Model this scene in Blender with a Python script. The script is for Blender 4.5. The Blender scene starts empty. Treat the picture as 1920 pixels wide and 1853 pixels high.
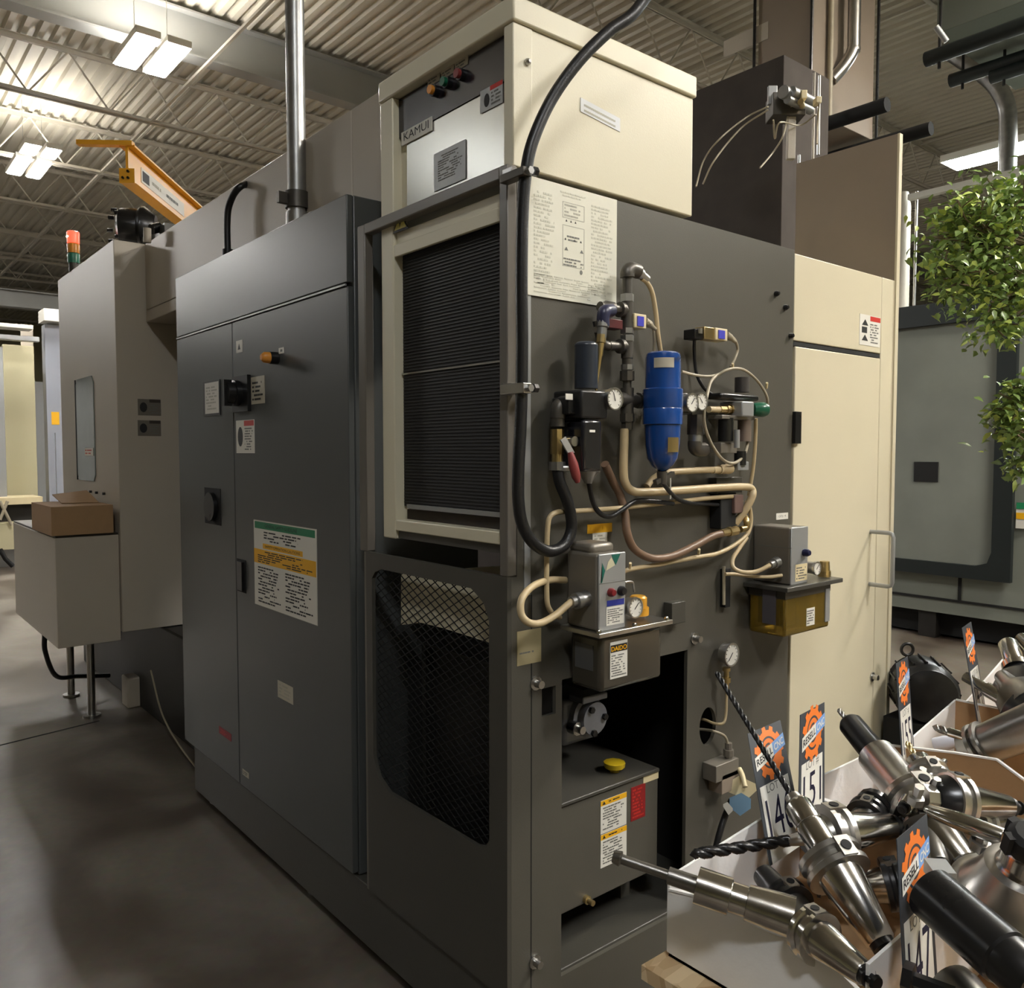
import bpy, bmesh, random
from math import *
from mathutils import Vector as V, Matrix
random.seed(7)
SC = bpy.context.scene
COL = SC.collection
# ---------------------------------------------------------------- camera
FPX, PITCH, YAW, EYE = 1554.4, .0509744, .8807270, V((-1.245, -1.526, 1.6))
FW = V((cos(YAW)*cos(PITCH), sin(YAW)*cos(PITCH), -sin(PITCH)))
RT = V((sin(YAW), -cos(YAW), 0)); UP = RT.cross(FW)
cam = bpy.data.cameras.new('camera'); co = bpy.data.objects.new('camera', cam); COL.objects.link(co)
co.matrix_world = Matrix((( RT.x, UP.x, -FW.x, EYE.x), (RT.y, UP.y, -FW.y, EYE.y), (RT.z, UP.z, -FW.z, EYE.z), (0, 0, 0, 1)))
cam.sensor_fit = 'HORIZONTAL'; cam.sensor_width = 36; cam.lens = 36*FPX/1920; cam.clip_start = .05; cam.clip_end = 200
SC.camera = co
SC.view_settings.view_transform = 'Standard'; SC.view_settings.look = 'None'
SC.view_settings.gamma = 1; SC.view_settings.use_curve_mapping = False; SC.view_settings.exposure = 0
# sight lines of the survey: a point of the photo met with a real plane of the building
def ray(a, b): return FW + RT*((a-960)/FPX) - UP*((b-926.5)/FPX)
def AX(a, b, x=0.): d = ray(a, b); return EYE + d*((x-EYE.x)/d.x)
def AY(a, b, y=0.): d = ray(a, b); return EYE + d*((y-EYE.y)/d.y)
def AZ(a, b, z=0.): d = ray(a, b); return EYE + d*((z-EYE.z)/d.z)
def AD(a, b, dep): return EYE + ray(a, b)*dep

# ---------------------------------------------------------------- materials
MATS = {}
def mat(name, col, rough=.5, metal=0., var=0., vscale=6., bump=0., bscale=60., coat=0., emit=0., trans=0., alpha=1., col2=None, stretch=None, spec=.5):
    if name in MATS: return MATS[name]
    m = bpy.data.materials.new(name); m.use_nodes = True; nt = m.node_tree; b = nt.nodes['Principled BSDF']
    b.inputs['Base Color'].default_value = (*col, 1); b.inputs['Roughness'].default_value = rough; b.inputs['Metallic'].default_value = metal
    b.inputs['Specular IOR Level'].default_value = spec
    tc = nt.nodes.new('ShaderNodeTexCoord'); src = tc.outputs['Object']
    if stretch:
        mp = nt.nodes.new('ShaderNodeMapping'); mp.inputs['Scale'].default_value = stretch
        nt.links.new(src, mp.inputs['Vector']); src = mp.outputs['Vector']
    if var or col2:
        n = nt.nodes.new('ShaderNodeTexNoise'); n.inputs['Scale'].default_value = vscale; n.inputs['Detail'].default_value = 6
        nt.links.new(src, n.inputs['Vector'])
        r = nt.nodes.new('ShaderNodeValToRGB'); r.color_ramp.elements[0].position = .2; r.color_ramp.elements[1].position = .8
        c2 = col2 or tuple(c*(1-var) for c in col)
        r.color_ramp.elements[0].color = (*c2, 1); r.color_ramp.elements[1].color = (*col, 1)
        nt.links.new(n.outputs['Fac'], r.inputs['Fac']); nt.links.new(r.outputs['Color'], b.inputs['Base Color'])
        mr = nt.nodes.new('ShaderNodeMapRange'); mr.inputs['To Min'].default_value = max(0, rough-.02); mr.inputs['To Max'].default_value = min(1, rough+.02)
        nt.links.new(n.outputs['Fac'], mr.inputs['Value']); nt.links.new(mr.outputs['Result'], b.inputs['Roughness'])
    if bump:
        n2 = nt.nodes.new('ShaderNodeTexNoise'); n2.inputs['Scale'].default_value = bscale; n2.inputs['Detail'].default_value = 3
        nt.links.new(src, n2.inputs['Vector'])
        bp = nt.nodes.new('ShaderNodeBump'); bp.inputs['Strength'].default_value = bump; bp.inputs['Distance'].default_value = .01
        nt.links.new(n2.outputs['Fac'], bp.inputs['Height']); nt.links.new(bp.outputs['Normal'], b.inputs['Normal'])
    if coat: b.inputs['Coat Weight'].default_value = coat; b.inputs['Coat Roughness'].default_value = .15
    if emit: b.inputs['Emission Color'].default_value = (*col, 1); b.inputs['Emission Strength'].default_value = emit
    if trans: b.inputs['Transmission Weight'].default_value = trans
    if alpha < 1: b.inputs['Alpha'].default_value = alpha
    m.diffuse_color = (*col, 1); MATS[name] = m
    return m
def rgb(r, g, b): return tuple(((c/255)/12.92 if c/255 <= .04045 else ((c/255+.055)/1.055)**2.4) for c in (r, g, b))
DARK = mat('charcoal machine paint', rgb(71, 69, 63), .38, var=.12, vscale=3, bump=.05, bscale=300)
DARKB = mat('charcoal cabinet paint', rgb(78, 80, 79), .33)
PANEL = mat('grey green panel paint', rgb(83, 80, 72), .42, var=.10, vscale=4, bump=.05, bscale=300)
BEIGE = mat('beige machine paint', rgb(214, 205, 178), .4, var=.06, vscale=3, bump=.05, bscale=260)
IVORY = mat('ivory cooler paint', rgb(222, 215, 190), .38, var=.05, vscale=3, bump=.04, bscale=260)
TAUPE = mat('taupe machine cover paint', rgb(176, 166, 150), .45, var=.10, vscale=2, bump=.06, bscale=200)
TAUPE2 = mat('warm grey guard paint', rgb(190, 181, 166), .45, var=.08, vscale=2, bump=.06, bscale=200)
BROWN = mat('grey brown cover paint', rgb(146, 132, 118), .5, var=.12, vscale=3, bump=.05)
BLACK = mat('black plastic', rgb(26, 26, 28), .35)
MATTE = mat('matt black', rgb(16, 16, 16), .8)
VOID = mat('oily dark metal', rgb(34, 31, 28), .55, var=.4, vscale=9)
RUBBER = mat('black rubber hose', rgb(24, 24, 26), .38, bump=.1, bscale=200)
STEEL = mat('bare steel', (.56, .55, .53), .3, 1, var=.2, vscale=14)
CHROME = mat('ground tool steel', (.70, .69, .66), .17, 1, var=.16, vscale=30, col2=(.45, .43, .4))
DULL = mat('dull tool steel', (.36, .35, .33), .32, 1, var=.4, vscale=20)
BLKSTEEL = mat('black oxide steel', (.06, .06, .062), .28, .85, var=.3, vscale=20)
GALV = mat('galvanized pipe', (.46, .46, .45), .38, .9, var=.35, vscale=16)
FRAMEM = mat('painted steel tube', rgb(112, 107, 100), .3, .1, var=.1)
IRON = mat('dark malleable iron', rgb(96, 92, 86), .42, .6, var=.3, vscale=20)
BRASS = mat('brass', (.72, .56, .28), .3, 1, var=.25, vscale=20)
TUBE = mat('beige tubing', rgb(196, 176, 138), .42, var=.18, vscale=16)
TUBE2 = mat('grey tubing', rgb(170, 160, 138), .45, var=.15, vscale=16)
BROWNH = mat('brown hose', rgb(124, 98, 78), .45, var=.35, vscale=10)
BLUE = mat('blue filter paint', rgb(22, 72, 148), .22, var=.2, vscale=8, coat=.6)
GREEN = mat('green knob', rgb(20, 92, 66), .3)
RED = mat('red plastic', rgb(168, 30, 30), .4)
REDD = mat('red vinyl grip', rgb(140, 60, 58), .4, var=.2)
WHITE = mat('white label', rgb(225, 222, 212), .5)
WHITE2 = mat('aged white label', rgb(196, 190, 172), .55, var=.12, vscale=20)
PAPER = mat('white laminated sheet', rgb(226, 224, 208), .45, var=.05, vscale=10)
INK = mat('black ink', rgb(30, 30, 30), .6)
INKG = mat('grey ink', rgb(112, 112, 106), .6)
INKL = mat('faint grey ink', rgb(176, 174, 160), .6)
INKR = mat('red ink', rgb(196, 50, 40), .5)
INKGR = mat('green ink', rgb(30, 128, 84), .5)
INKY = mat('yellow ink', rgb(238, 178, 20), .5)
INKB = mat('blue ink', rgb(40, 50, 140), .5)
ORANGE = mat('orange lens', rgb(226, 150, 60), .3)
YEL = mat('yellow crane paint', rgb(238, 172, 48), .4, var=.08)
CARD = mat('kraft cardboard', rgb(172, 138, 100), .8, var=.1, vscale=30, bump=.1)
BINW = mat('white faced cardboard', rgb(246, 245, 243), .55, var=.03, vscale=14, bump=.06, bscale=80)
DECKM = mat('painted roof deck', rgb(200, 194, 178), .6, var=.06, vscale=2)
JOISTM = mat('painted joist steel', rgb(196, 190, 176), .55, var=.1, vscale=5)
GIRDM = mat('girder grey paint', rgb(150, 150, 146), .5, var=.12, vscale=3)
LED = mat('white LED diffuser', (1, .97, .92), .5, emit=14)
LEDC = mat('fluorescent tube glow', (.93, 1, .96), .5, emit=9)
REDL = mat('lit red lens', (1, .10, .05), .3, emit=1.6)
GLASS = mat('dusty window glass', rgb(150, 160, 158), .22, var=.25, vscale=3, trans=.0, coat=.4)
DGLASS = mat('machine window glass', rgb(134, 138, 130), .16, var=.25, vscale=2, coat=.8)
DKGREEN = mat('dark green black frame', rgb(30, 36, 36), .45)
WALLM = mat('cream wall paint', rgb(196, 188, 152), .7, var=.1, vscale=1)
YOIL = mat('amber oil tank plastic', rgb(150, 122, 40), .15, trans=.6, var=.2, vscale=8)
SMOKE = mat('smoked plastic', rgb(62, 58, 50), .2, coat=.5)
SILVER = mat('satin aluminium', rgb(170, 172, 172), .4, .5, var=.08)
LUBG = mat('grey metal housing', rgb(128, 122, 112), .38, .3, var=.12, vscale=6)
CASTG = mat('grey cast aluminium', rgb(150, 152, 158), .45, .4, var=.25, vscale=20)
NAVY = mat('navy trim', rgb(26, 28, 64), .4)
CARDB = mat('charcoal card print', rgb(58, 62, 68), .5)
GEARO = mat('orange card print', rgb(232, 122, 44), .5)
CBLUE = mat('light blue card print', rgb(120, 160, 215), .5)
BLUEP = mat('light blue plastic', rgb(126, 162, 190), .35)
CREAMP = mat('cream plastic', rgb(220, 205, 165), .4)
LEAF = mat('green leaves', rgb(140, 168, 92), .4, var=.45, vscale=9, coat=.2)
LEAF2 = mat('bright green leaves', rgb(196, 214, 110), .45, var=.3, vscale=9)
TWIG = mat('brown twig', rgb(110, 96, 72), .7)

def floor_mat():
    m = bpy.data.materials.new('stained concrete'); m.use_nodes = True; nt = m.node_tree; b = nt.nodes['Principled BSDF']
    tc = nt.nodes.new('ShaderNodeTexCoord')
    n1 = nt.nodes.new('ShaderNodeTexNoise'); n1.inputs['Scale'].default_value = 1.1; n1.inputs['Detail'].default_value = 8; n1.inputs['Distortion'].default_value = .6
    n2 = nt.nodes.new('ShaderNodeTexNoise'); n2.inputs['Scale'].default_value = 28; n2.inputs['Detail'].default_value = 5
    for n in (n1, n2): nt.links.new(tc.outputs['Object'], n.inputs['Vector'])
    r = nt.nodes.new('ShaderNodeValToRGB'); e = r.color_ramp.elements
    e[0].position = .3; e[0].color = (*rgb(62, 51, 43), 1); e[1].position = .62; e[1].color = (*rgb(132, 125, 114), 1)
    x = e.new(.45); x.color = (*rgb(94, 84, 74), 1)
    nt.links.new(n1.outputs['Fac'], r.inputs['Fac'])
    mx = nt.nodes.new('ShaderNodeMix'); mx.data_type = 'RGBA'; mx.blend_type = 'MULTIPLY'; mx.inputs['Factor'].default_value = .35
    nt.links.new(r.outputs['Color'], mx.inputs['A']); nt.links.new(n2.outputs['Color'], mx.inputs['B'])
    nt.links.new(mx.outputs['Result'], b.inputs['Base Color'])
    mr = nt.nodes.new('ShaderNodeMapRange'); mr.inputs['To Min'].default_value = .2; mr.inputs['To Max'].default_value = .62
    nt.links.new(n1.outputs['Fac'], mr.inputs['Value']); nt.links.new(mr.outputs['Result'], b.inputs['Roughness'])
    return m
def osb_mat():
    m = bpy.data.materials.new('oriented strand board'); m.use_nodes = True; nt = m.node_tree; b = nt.nodes['Principled BSDF']
    tc = nt.nodes.new('ShaderNodeTexCoord'); vo = nt.nodes.new('ShaderNodeTexVoronoi'); vo.inputs['Scale'].default_value = 26
    mp = nt.nodes.new('ShaderNodeMapping'); mp.inputs['Scale'].default_value = (1, 2.2, 1); mp.inputs['Rotation'].default_value = (0, 0, .6)
    nt.links.new(tc.outputs['Object'], mp.inputs['Vector']); nt.links.new(mp.outputs['Vector'], vo.inputs['Vector'])
    r = nt.nodes.new('ShaderNodeValToRGB'); e = r.color_ramp.elements
    e[0].color = (*rgb(176, 142, 100), 1); e[1].color = (*rgb(232, 208, 168), 1)
    sp = nt.nodes.new('ShaderNodeSeparateColor'); nt.links.new(vo.outputs['Color'], sp.inputs['Color'])
    nt.links.new(sp.outputs['Red'], r.inputs['Fac']); nt.links.new(r.outputs['Color'], b.inputs['Base Color']); b.inputs['Roughness'].default_value = .65
    return m
FLOORM = floor_mat(); OSB = osb_mat()

# ---------------------------------------------------------------- mesh building
def basis(a, b):
    d = (b-a).normalized(); h = V((0, 0, 1)) if abs(d.z) < .95 else V((1, 0, 0))
    u = d.cross(h).normalized(); return d, u, d.cross(u)
def spline(pts, n=8):
    P = [pts[0]*2-pts[1]] + list(pts) + [pts[-1]*2-pts[-2]]; out = []
    for i in range(1, len(P)-2):
        for k in range(n):
            t = k/n; a, b, c, d = P[i-1], P[i], P[i+1], P[i+2]
            out.append(.5*((2*b)+(c-a)*t+(2*a-5*b+4*c-d)*t*t+(3*b-a-3*c+d)*t**3))
    return out+[P[-2]]
class MB:
    def __init__(s): s.bm = bmesh.new()
    def hexa(s, p):
        v = [s.bm.verts.new(q) for q in p]
        for f in ((0, 3, 2, 1), (4, 5, 6, 7), (0, 1, 5, 4), (1, 2, 6, 5), (2, 3, 7, 6), (3, 0, 4, 7)): s.bm.faces.new([v[i] for i in f])
        return s
    def box(s, x0, x1, y0, y1, z0, z1):
        return s.hexa([(x0, y0, z0), (x1, y0, z0), (x1, y1, z0), (x0, y1, z0), (x0, y0, z1), (x1, y0, z1), (x1, y1, z1), (x0, y1, z1)])
    def pbox(s, pl, u0, u1, v0, v1, h0, h1):
        return s.hexa([pl.P(u0, v0, h0), pl.P(u1, v0, h0), pl.P(u1, v0, h1), pl.P(u0, v0, h1), pl.P(u0, v1, h0), pl.P(u1, v1, h0), pl.P(u1, v1, h1), pl.P(u0, v1, h1)])
    def bar(s, a, b, w, h, up=None):
        d = (b-a).normalized(); up = up or V((0, 0, 1)); u = d.cross(up)
        if u.length < 1e-3: u = d.cross(V((1, 0, 0)))
        u.normalize(); t = u.cross(d)
        return s.hexa([a-u*w/2-t*h/2, a+u*w/2-t*h/2, b+u*w/2-t*h/2, b-u*w/2-t*h/2, a-u*w/2+t*h/2, a+u*w/2+t*h/2, b+u*w/2+t*h/2, b-u*w/2+t*h/2])
    def lathe(s, a, b, prof, seg=24, caps=True, sq=None, rot=0):
        d, u, w = basis(a, b); rings = []
        for t, r in prof:
            rings.append([s.bm.verts.new(a+d*t+(u*cos(k*2*pi/seg+rot)+w*sin(k*2*pi/seg+rot))*r) for k in range(seg)])
        for p, q in zip(rings, rings[1:]):
            for k in range(seg): s.bm.faces.new((p[k], p[(k+1) % seg], q[(k+1) % seg], q[k]))
        if caps:
            if prof[0][1] > 1e-6: s.bm.faces.new(rings[0][::-1])
            if prof[-1][1] > 1e-6: s.bm.faces.new(rings[-1])
        return s
    def cyl(s, a, b, r, r1=None, seg=20): return s.lathe(a, b, [(0, r), ((b-a).length, r if r1 is None else r1)], seg)
    def disc(s, a, n, r, h=.002, seg=28): return s.cyl(a, a+n.normalized()*h, r, seg=seg)
    def tube(s, pts, r, seg=10, smooth=8):
        if smooth and len(pts) > 2: pts = spline([V(p) for p in pts], smooth)
        pts = [V(p) for p in pts]; u = None; rings = []
        for i, p in enumerate(pts):
            d = (pts[min(i+1, len(pts)-1)]-pts[max(i-1, 0)])
            if d.length < 1e-9: d = V((0, 0, 1))
            d.normalize()
            if u is None: u = basis(V((0, 0, 0)), d)[1]
            else: u = (u-d*u.dot(d)).normalized()
            w = d.cross(u); rr = r[i] if isinstance(r, list) else r
            rings.append([s.bm.verts.new(p+(u*cos(k*2*pi/seg)+w*sin(k*2*pi/seg))*rr) for k in range(seg)])
        for p, q in zip(rings, rings[1:]):
            for k in range(seg): s.bm.faces.new((p[k], p[(k+1) % seg], q[(k+1) % seg], q[k]))
        s.bm.faces.new(rings[0][::-1]); s.bm.faces.new(rings[-1]); return s
    def prism(s, poly, vec):
        vec = V(vec); a = [s.bm.verts.new(V(p)) for p in poly]; b = [s.bm.verts.new(V(p)+vec) for p in poly]; n = len(a)
        s.bm.faces.new(a[::-1]); s.bm.faces.new(b)
        for k in range(n): s.bm.faces.new((a[k], a[(k+1) % n], b[(k+1) % n], b[k]))
        return s
    def plate(s, outer, holes, vec):
        vec = V(vec); loops = []
        es = []
        for lp in [outer]+holes:
            vs = [s.bm.verts.new(V(p)) for p in lp]; loops.append(vs)
            es += [s.bm.edges.new((vs[k], vs[(k+1) % len(vs)])) for k in range(len(vs))]
        r = bmesh.ops.triangle_fill(s.bm, edges=es, use_beauty=True, use_dissolve=False)
        fs = [f for f in r['geom'] if isinstance(f, bmesh.types.BMFace)]
        e = bmesh.ops.extrude_face_region(s.bm, geom=fs)
        for g in e['geom']:
            if isinstance(g, bmesh.types.BMVert): g.co += vec
        return s
    def sphere(s, c, r, seg=16, sc=(1, 1, 1)):
        bmesh.ops.create_uvsphere(s.bm, u_segments=seg, v_segments=seg//2, radius=r, matrix=Matrix.Translation(c) @ Matrix.Diagonal((*sc, 1))); return s
    def build(s, name, m, parent=None, bevel=0, sharp=.7):
        bmesh.ops.recalc_face_normals(s.bm, faces=s.bm.faces[:])
        for f in s.bm.faces: f.smooth = True
        for e in s.bm.edges:
            if len(e.link_faces) == 2 and e.calc_face_angle(0) > sharp: e.smooth = False
        me = bpy.data.meshes.new(name); s.bm.to_mesh(me); s.bm.free(); me.materials.append(m)
        o = bpy.data.objects.new(name, me); COL.objects.link(o)
        if parent:
            o.parent = parent
            if parent.type == 'EMPTY': o.matrix_parent_inverse = Matrix.Translation(-parent.location)
        if bevel:
            md = o.modifiers.new('bevel', 'BEVEL'); md.width = bevel; md.segments = 2; md.limit_method = 'ANGLE'; md.angle_limit = .7
            md.harden_normals = False
        return o
class PL:                     # a flat face: o origin, u to the right, v up, n out of it
    def __init__(s, o, u, n): s.o, s.u, s.n, s.v = V(o), V(u), V(n), V((0, 0, 1))
    def P(s, a, b, h=0): return s.o + s.u*a + s.v*b + s.n*h
    def hit(s, a, b, h=0):    # u, v of a photo point on this face (h in front of it)
        d = ray(a, b); o = s.o+s.n*h; t = (o-EYE).dot(s.n)/d.dot(s.n); q = EYE+d*t-s.o
        return q.dot(s.u), q.dot(s.v)
    def at(s, a, b, h=0): u, v = s.hit(a, b, h); return s.P(u, v, h)
LF = PL((0, 0, 0), (0, -1, 0), (-1, 0, 0))
RF = PL((0, 0, 0), (1, 0, 0), (0, -1, 0))
def thing(name, label, cat, loc=(0, 0, 0), group=None):
    o = bpy.data.objects.new(name, None); COL.objects.link(o); o.location = V(loc); o.empty_display_size = .1
    o['label'] = label; o['category'] = cat
    if group: o['group'] = group
    return o
def tag(o, label, cat, group=None, kind=None):
    o['label'] = label; o['category'] = cat
    if group: o['group'] = group
    if kind: o['kind'] = kind
    return o
def struct(o): o['kind'] = 'structure'; return o
def rot_plane(pl, ang):       # the same face turned in its own plane
    return None
def text(s, pl, u0, u1, v, h, m, parent, name='lettering', height=None, ext=.0003, skew=0, bold=False, thin=False, rise=0.):
    cu = bpy.data.curves.new('t', 'FONT'); cu.body = s; cu.size = 1; cu.resolution_u = 3
    if bold: cu.offset = .02
    if thin: cu.offset = -.012
    ob = bpy.data.objects.new('t', cu); me = bpy.data.meshes.new_from_object(ob)
    xs = [p.co.x for p in me.vertices]; ys = [p.co.y for p in me.vertices]
    w = (max(xs)-min(xs)) or 1; x0 = min(xs); y0 = min(ys); hh = (max(ys)-y0) or 1
    sx = (u1-u0)/w; sy = (height/hh) if height else sx
    for p in me.vertices:
        a = (p.co.x-x0)*sx; b = (p.co.y-y0)*sy
        p.co = pl.P(u0+a+skew*b, v+b+rise*a, h)
    me.materials.append(m); me.name = name
    bpy.data.objects.remove(ob); bpy.data.curves.remove(cu)
    o = bpy.data.objects.new(name, me); COL.objects.link(o); o.parent = parent
    if parent.type == 'EMPTY': o.matrix_parent_inverse = Matrix.Translation(-parent.location)
    return o
def dashes(mb, pl, u0, u1, v0, v1, n, h, fill=.8, seed=0):
    R = random.Random(seed+n); dv = (v1-v0)/n
    for k in range(n):
        v = v1-dv*(k+.5); u = u0; end = u0+(u1-u0)*R.uniform(.7, 1)
        while u < end-.001:
            w = (u1-u0)*R.uniform(.06, .2); e = min(u+w, end)
            if R.random() < fill: mb.pbox(pl, u, e-(u1-u0)*.02, v-dv*.24, v+dv*.24, h, h+.0003)
            u += w
def sticker(pl, c, parent, base=WHITE, items=(), name='sticker', h=0, th=.0012, label=None, seed=0):
    # c = photo points of upper left and lower right corner, on the face pl lifted h
    u0, v1 = pl.hit(c[0], c[1], h); u1, v0 = pl.hit(c[2], c[3], h)
    if u1 < u0: u0, u1 = u1, u0
    o = MB().pbox(pl, u0, u1, v0, v1, h, h+th).build(name, base, parent)
    if label: o['label'] = label
    W, Hh = u1-u0, v1-v0; hh = h+th; groups = {}
    for it in items:
        k = it[0]; a, b, c_, d = it[1][:4]; U0, U1, V0, V1 = u0+W*a, u0+W*b, v0+Hh*c_, v0+Hh*d; m = it[2]
        if k == 'text': text(it[3], pl, U0, U1, V0, hh+.0006, m, o, 'printed_text', height=V1-V0); continue
        key = (k, m.name); mb = groups.setdefault(key, (MB(), m, 'printed_field' if k == 'band' else 'printed_text' if k == 'lines' else 'printed_symbol'))[0]
        if k == 'band': mb.pbox(pl, U0, U1, V0, V1, hh, hh+.0003)
        elif k == 'lines': dashes(mb, pl, U0, U1, V0, V1, it[3], hh+.0003, seed=seed)
        elif k == 'tri': mb.prism([pl.P(U0, V0, hh+.0004), pl.P(U1, V0, hh+.0004), pl.P((U0+U1)/2, V1, hh+.0004)], pl.n*.0003)
        elif k == 'oval': mb.prism([pl.P((U0+U1)/2+(U1-U0)/2*cos(t*pi/8), (V0+V1)/2+(V1-V0)/2*sin(t*pi/8), hh+.0004) for t in range(16)], pl.n*.0003)
        elif k == 'frame':
            for q in ((U0, U1, V0, V0+.0015), (U0, U1, V1-.0015, V1), (U0, U0+.0015, V0, V1), (U1-.0015, U1, V0, V1)): mb.pbox(pl, *q, hh, hh+.0003)
    for mb, m, nm in groups.values(): mb.build(nm, m, o)
    return o
def gauge(pl, a, b, h, r, parent=None, depth=.03, name='pressure_gauge', label=None, ang=.8, group=None):
    c = pl.at(a, b, h); n = pl.n
    g = thing(name, label, 'gauge', c-n*depth, group) if parent is None else None
    root = g or parent
    case = MB().lathe(c-n*depth, c, [(0, r*.86), (depth*.7, r*.9), (depth*.75, r), (depth, r), (depth, r*.88), (depth-.004, r*.86)], 32).build('gauge_case', STEEL, root)
    tgt = root if g else case
    MB().disc(c-n*.0035, n, r*.87, .001, 32).build('dial', WHITE, tgt)
    tk = MB()
    for k in range(11):
        t = radians(-135+27*k)+pi/2; q = pl.u*cos(t)+pl.v*sin(t)
        tk.bar(c-n*.002+q*r*.66, c-n*.002+q*r*.8, r*.05, .0005, up=n)
    tk.build('tick_marks', INK, tgt)
    q = pl.u*cos(ang)+pl.v*sin(ang)
    MB().bar(c-n*.0012-q*r*.2, c-n*.0012+q*r*.62, r*.07, .0006, up=n).build('needle', INK, tgt)
    return g or case
# ================================================================ the hall
struct(MB().box(-16, 30, -10, 34, -.2, 0).build('floor', FLOORM))
jt = MB()
for p, q in ((AZ(0, 1398), AZ(186, 1352)),):
    d = (q-p).normalized(); a = p-d*6; b = p+d*1.0
    jt.bar(a+V((0, 0, .001)), V((.0, 4.0, .001)) if False else q+V((0, 0, .001)), .012, .002)
struct(jt.build('trim_1', MATTE))
dk = MB(); P0 = .1524; n = 290; x0 = -15; ZD = 6.2
prof = []
for k in range(n):
    x = x0+k*P0; prof += [(x, ZD), (x+.06, ZD), (x+.078, ZD+.045), (x+.134, ZD+.045)]
a = [dk.bm.verts.new((x, -9.5, z)) for x, z in prof]; b = [dk.bm.verts.new((x, 33, z)) for x, z in prof]
for k in range(len(a)-1): dk.bm.faces.new((a[k], a[k+1], b[k+1], b[k]))
struct(dk.build('ceiling', DECKM, sharp=.4))
struct(MB().box(-16, 30, 33, 33.3, 0, 6.3).build('wall_back', WALLM))
struct(MB().box(29.5, 29.8, -10, 33, 0, 6.3).build('wall_right', WALLM))
struct(MB().box(-16, -15.7, -10, 33, 0, 6.3).build('wall_left', WALLM))
struct(MB().box(-16, 30, -9.8, -9.5, 0, 6.3).build('wall_front', WALLM))
def joist(y, x0=-12, x1=26):
    m = MB(); zt, zb = ZD-.03, ZD-.64
    for s in (-.035, .035):
        m.box(x0, x1, y+s-.025, y+s+.025, zt-.006, zt); m.box(x0, x1, y+s*.4-.004, y+s*.4+.004, zt-.05, zt)
        m.box(x0, x1, y+s-.022, y+s+.022, zb, zb+.006); m.box(x0, x1, y+s*.4-.004, y+s*.4+.004, zb, zb+.045)
    k = 0; x = x0
    while x < x1:
        m.cyl(V((x, y, zb+.02)), V((x+.42, y, zt-.03)), .011, seg=6); m.cyl(V((x+.42, y, zt-.03)), V((x+.84, y, zb+.02)), .011, seg=6); x += .84
    return struct(m.build('ceiling_joist', JOISTM))
for y in (-5.2, -2.9, -.5, 1.9, 4.3, 9.13, 11.5, 13.8, 16.1, 18.4, 20.7, 23.0, 25.3, 27.6): joist(y)
GY = 7.45
struct(MB().box(-12, 26, GY-.1, GY+.1, 5.69, 5.71).box(-12, 26, GY-.006, GY+.006, 5.71, 6.13).box(-12, 26, GY-.1, GY+.1, 6.13, 6.15).build('ceiling_beam', GIRDM))
struct(MB().box(-12, 26, 16.4, 16.6, 4.3, 4.32).box(-12, 26, 16.49, 16.51, 4.32, 4.6).box(-12, 26, 16.4, 16.6, 4.6, 4.62).build('ceiling_beam', GIRDM))
# bridging bars across the joists
for x in (-2.6, 1.9, 6.4, 10.9):
    struct(MB().bar(V((x, -6, ZD-.62)), V((x, 28, ZD-.62)), .03, .03).bar(V((x+.5, -6, ZD-.05)), V((x+.5, 28, ZD-.05)), .03, .03).build('ceiling_brace', JOISTM))

# ---------------------------------------------------------------- lamps
def lamp(name, label, panels, emit, group=None, m=None):
    xs = [p[0] for p in panels]; ys = [p[2] for p in panels]; z = panels[0][4]
    t = thing(name, label, 'light', (min(xs), min(ys), z), group)
    hs = MB()
    for x0, x1, y0, y1, z in panels:
        hs.box(x0-.02, x1+.02, y0-.02, y1+.02, z+.004, z+.07)
        MB().box(x0, x1, y0, y1, z+.0705, z+.074).build('added_uplight', UPL if emit.name != 'LED panel light' else UPB, t)  # glow added on top of the housing to brighten the roof deck
        MB().box(x0, x1, y0, y1, z-.006, z+.003).build('diffuser', emit, t)
    X0, X1 = min(xs), max(p[1] for p in panels); Y0, Y1 = min(ys), max(p[3] for p in panels)
    hs.box(X0+.1, X1-.1, (Y0+Y1)/2-.08, (Y0+Y1)/2+.08, z+.07, z+.13)
    hs.build('housing', WHITE, t)
    w = MB()
    for x in (X0+.08, X1-.08): w.cyl(V((x, (Y0+Y1)/2, z+.1)), V((x, (Y0+Y1)/2, ZD)), .004, seg=6)
    w.build('hanging_wire', STEEL, t)
    return t
UPB = mat('soft added uplight', (1, .96, .9), .5, emit=40)
UPL = mat('added uplight', (1, .96, .9), .5, emit=58)
LA = mat('bright LED panel', (1, .975, .94), .5, emit=330)
LB = mat('LED panel light', (1, .975, .94), .5, emit=150)
LE = mat('warm LED panel light', (1, .94, .84), .5, emit=230)
LD = mat('dim LED panel light', (.95, .98, 1), .5, emit=45)

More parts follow.
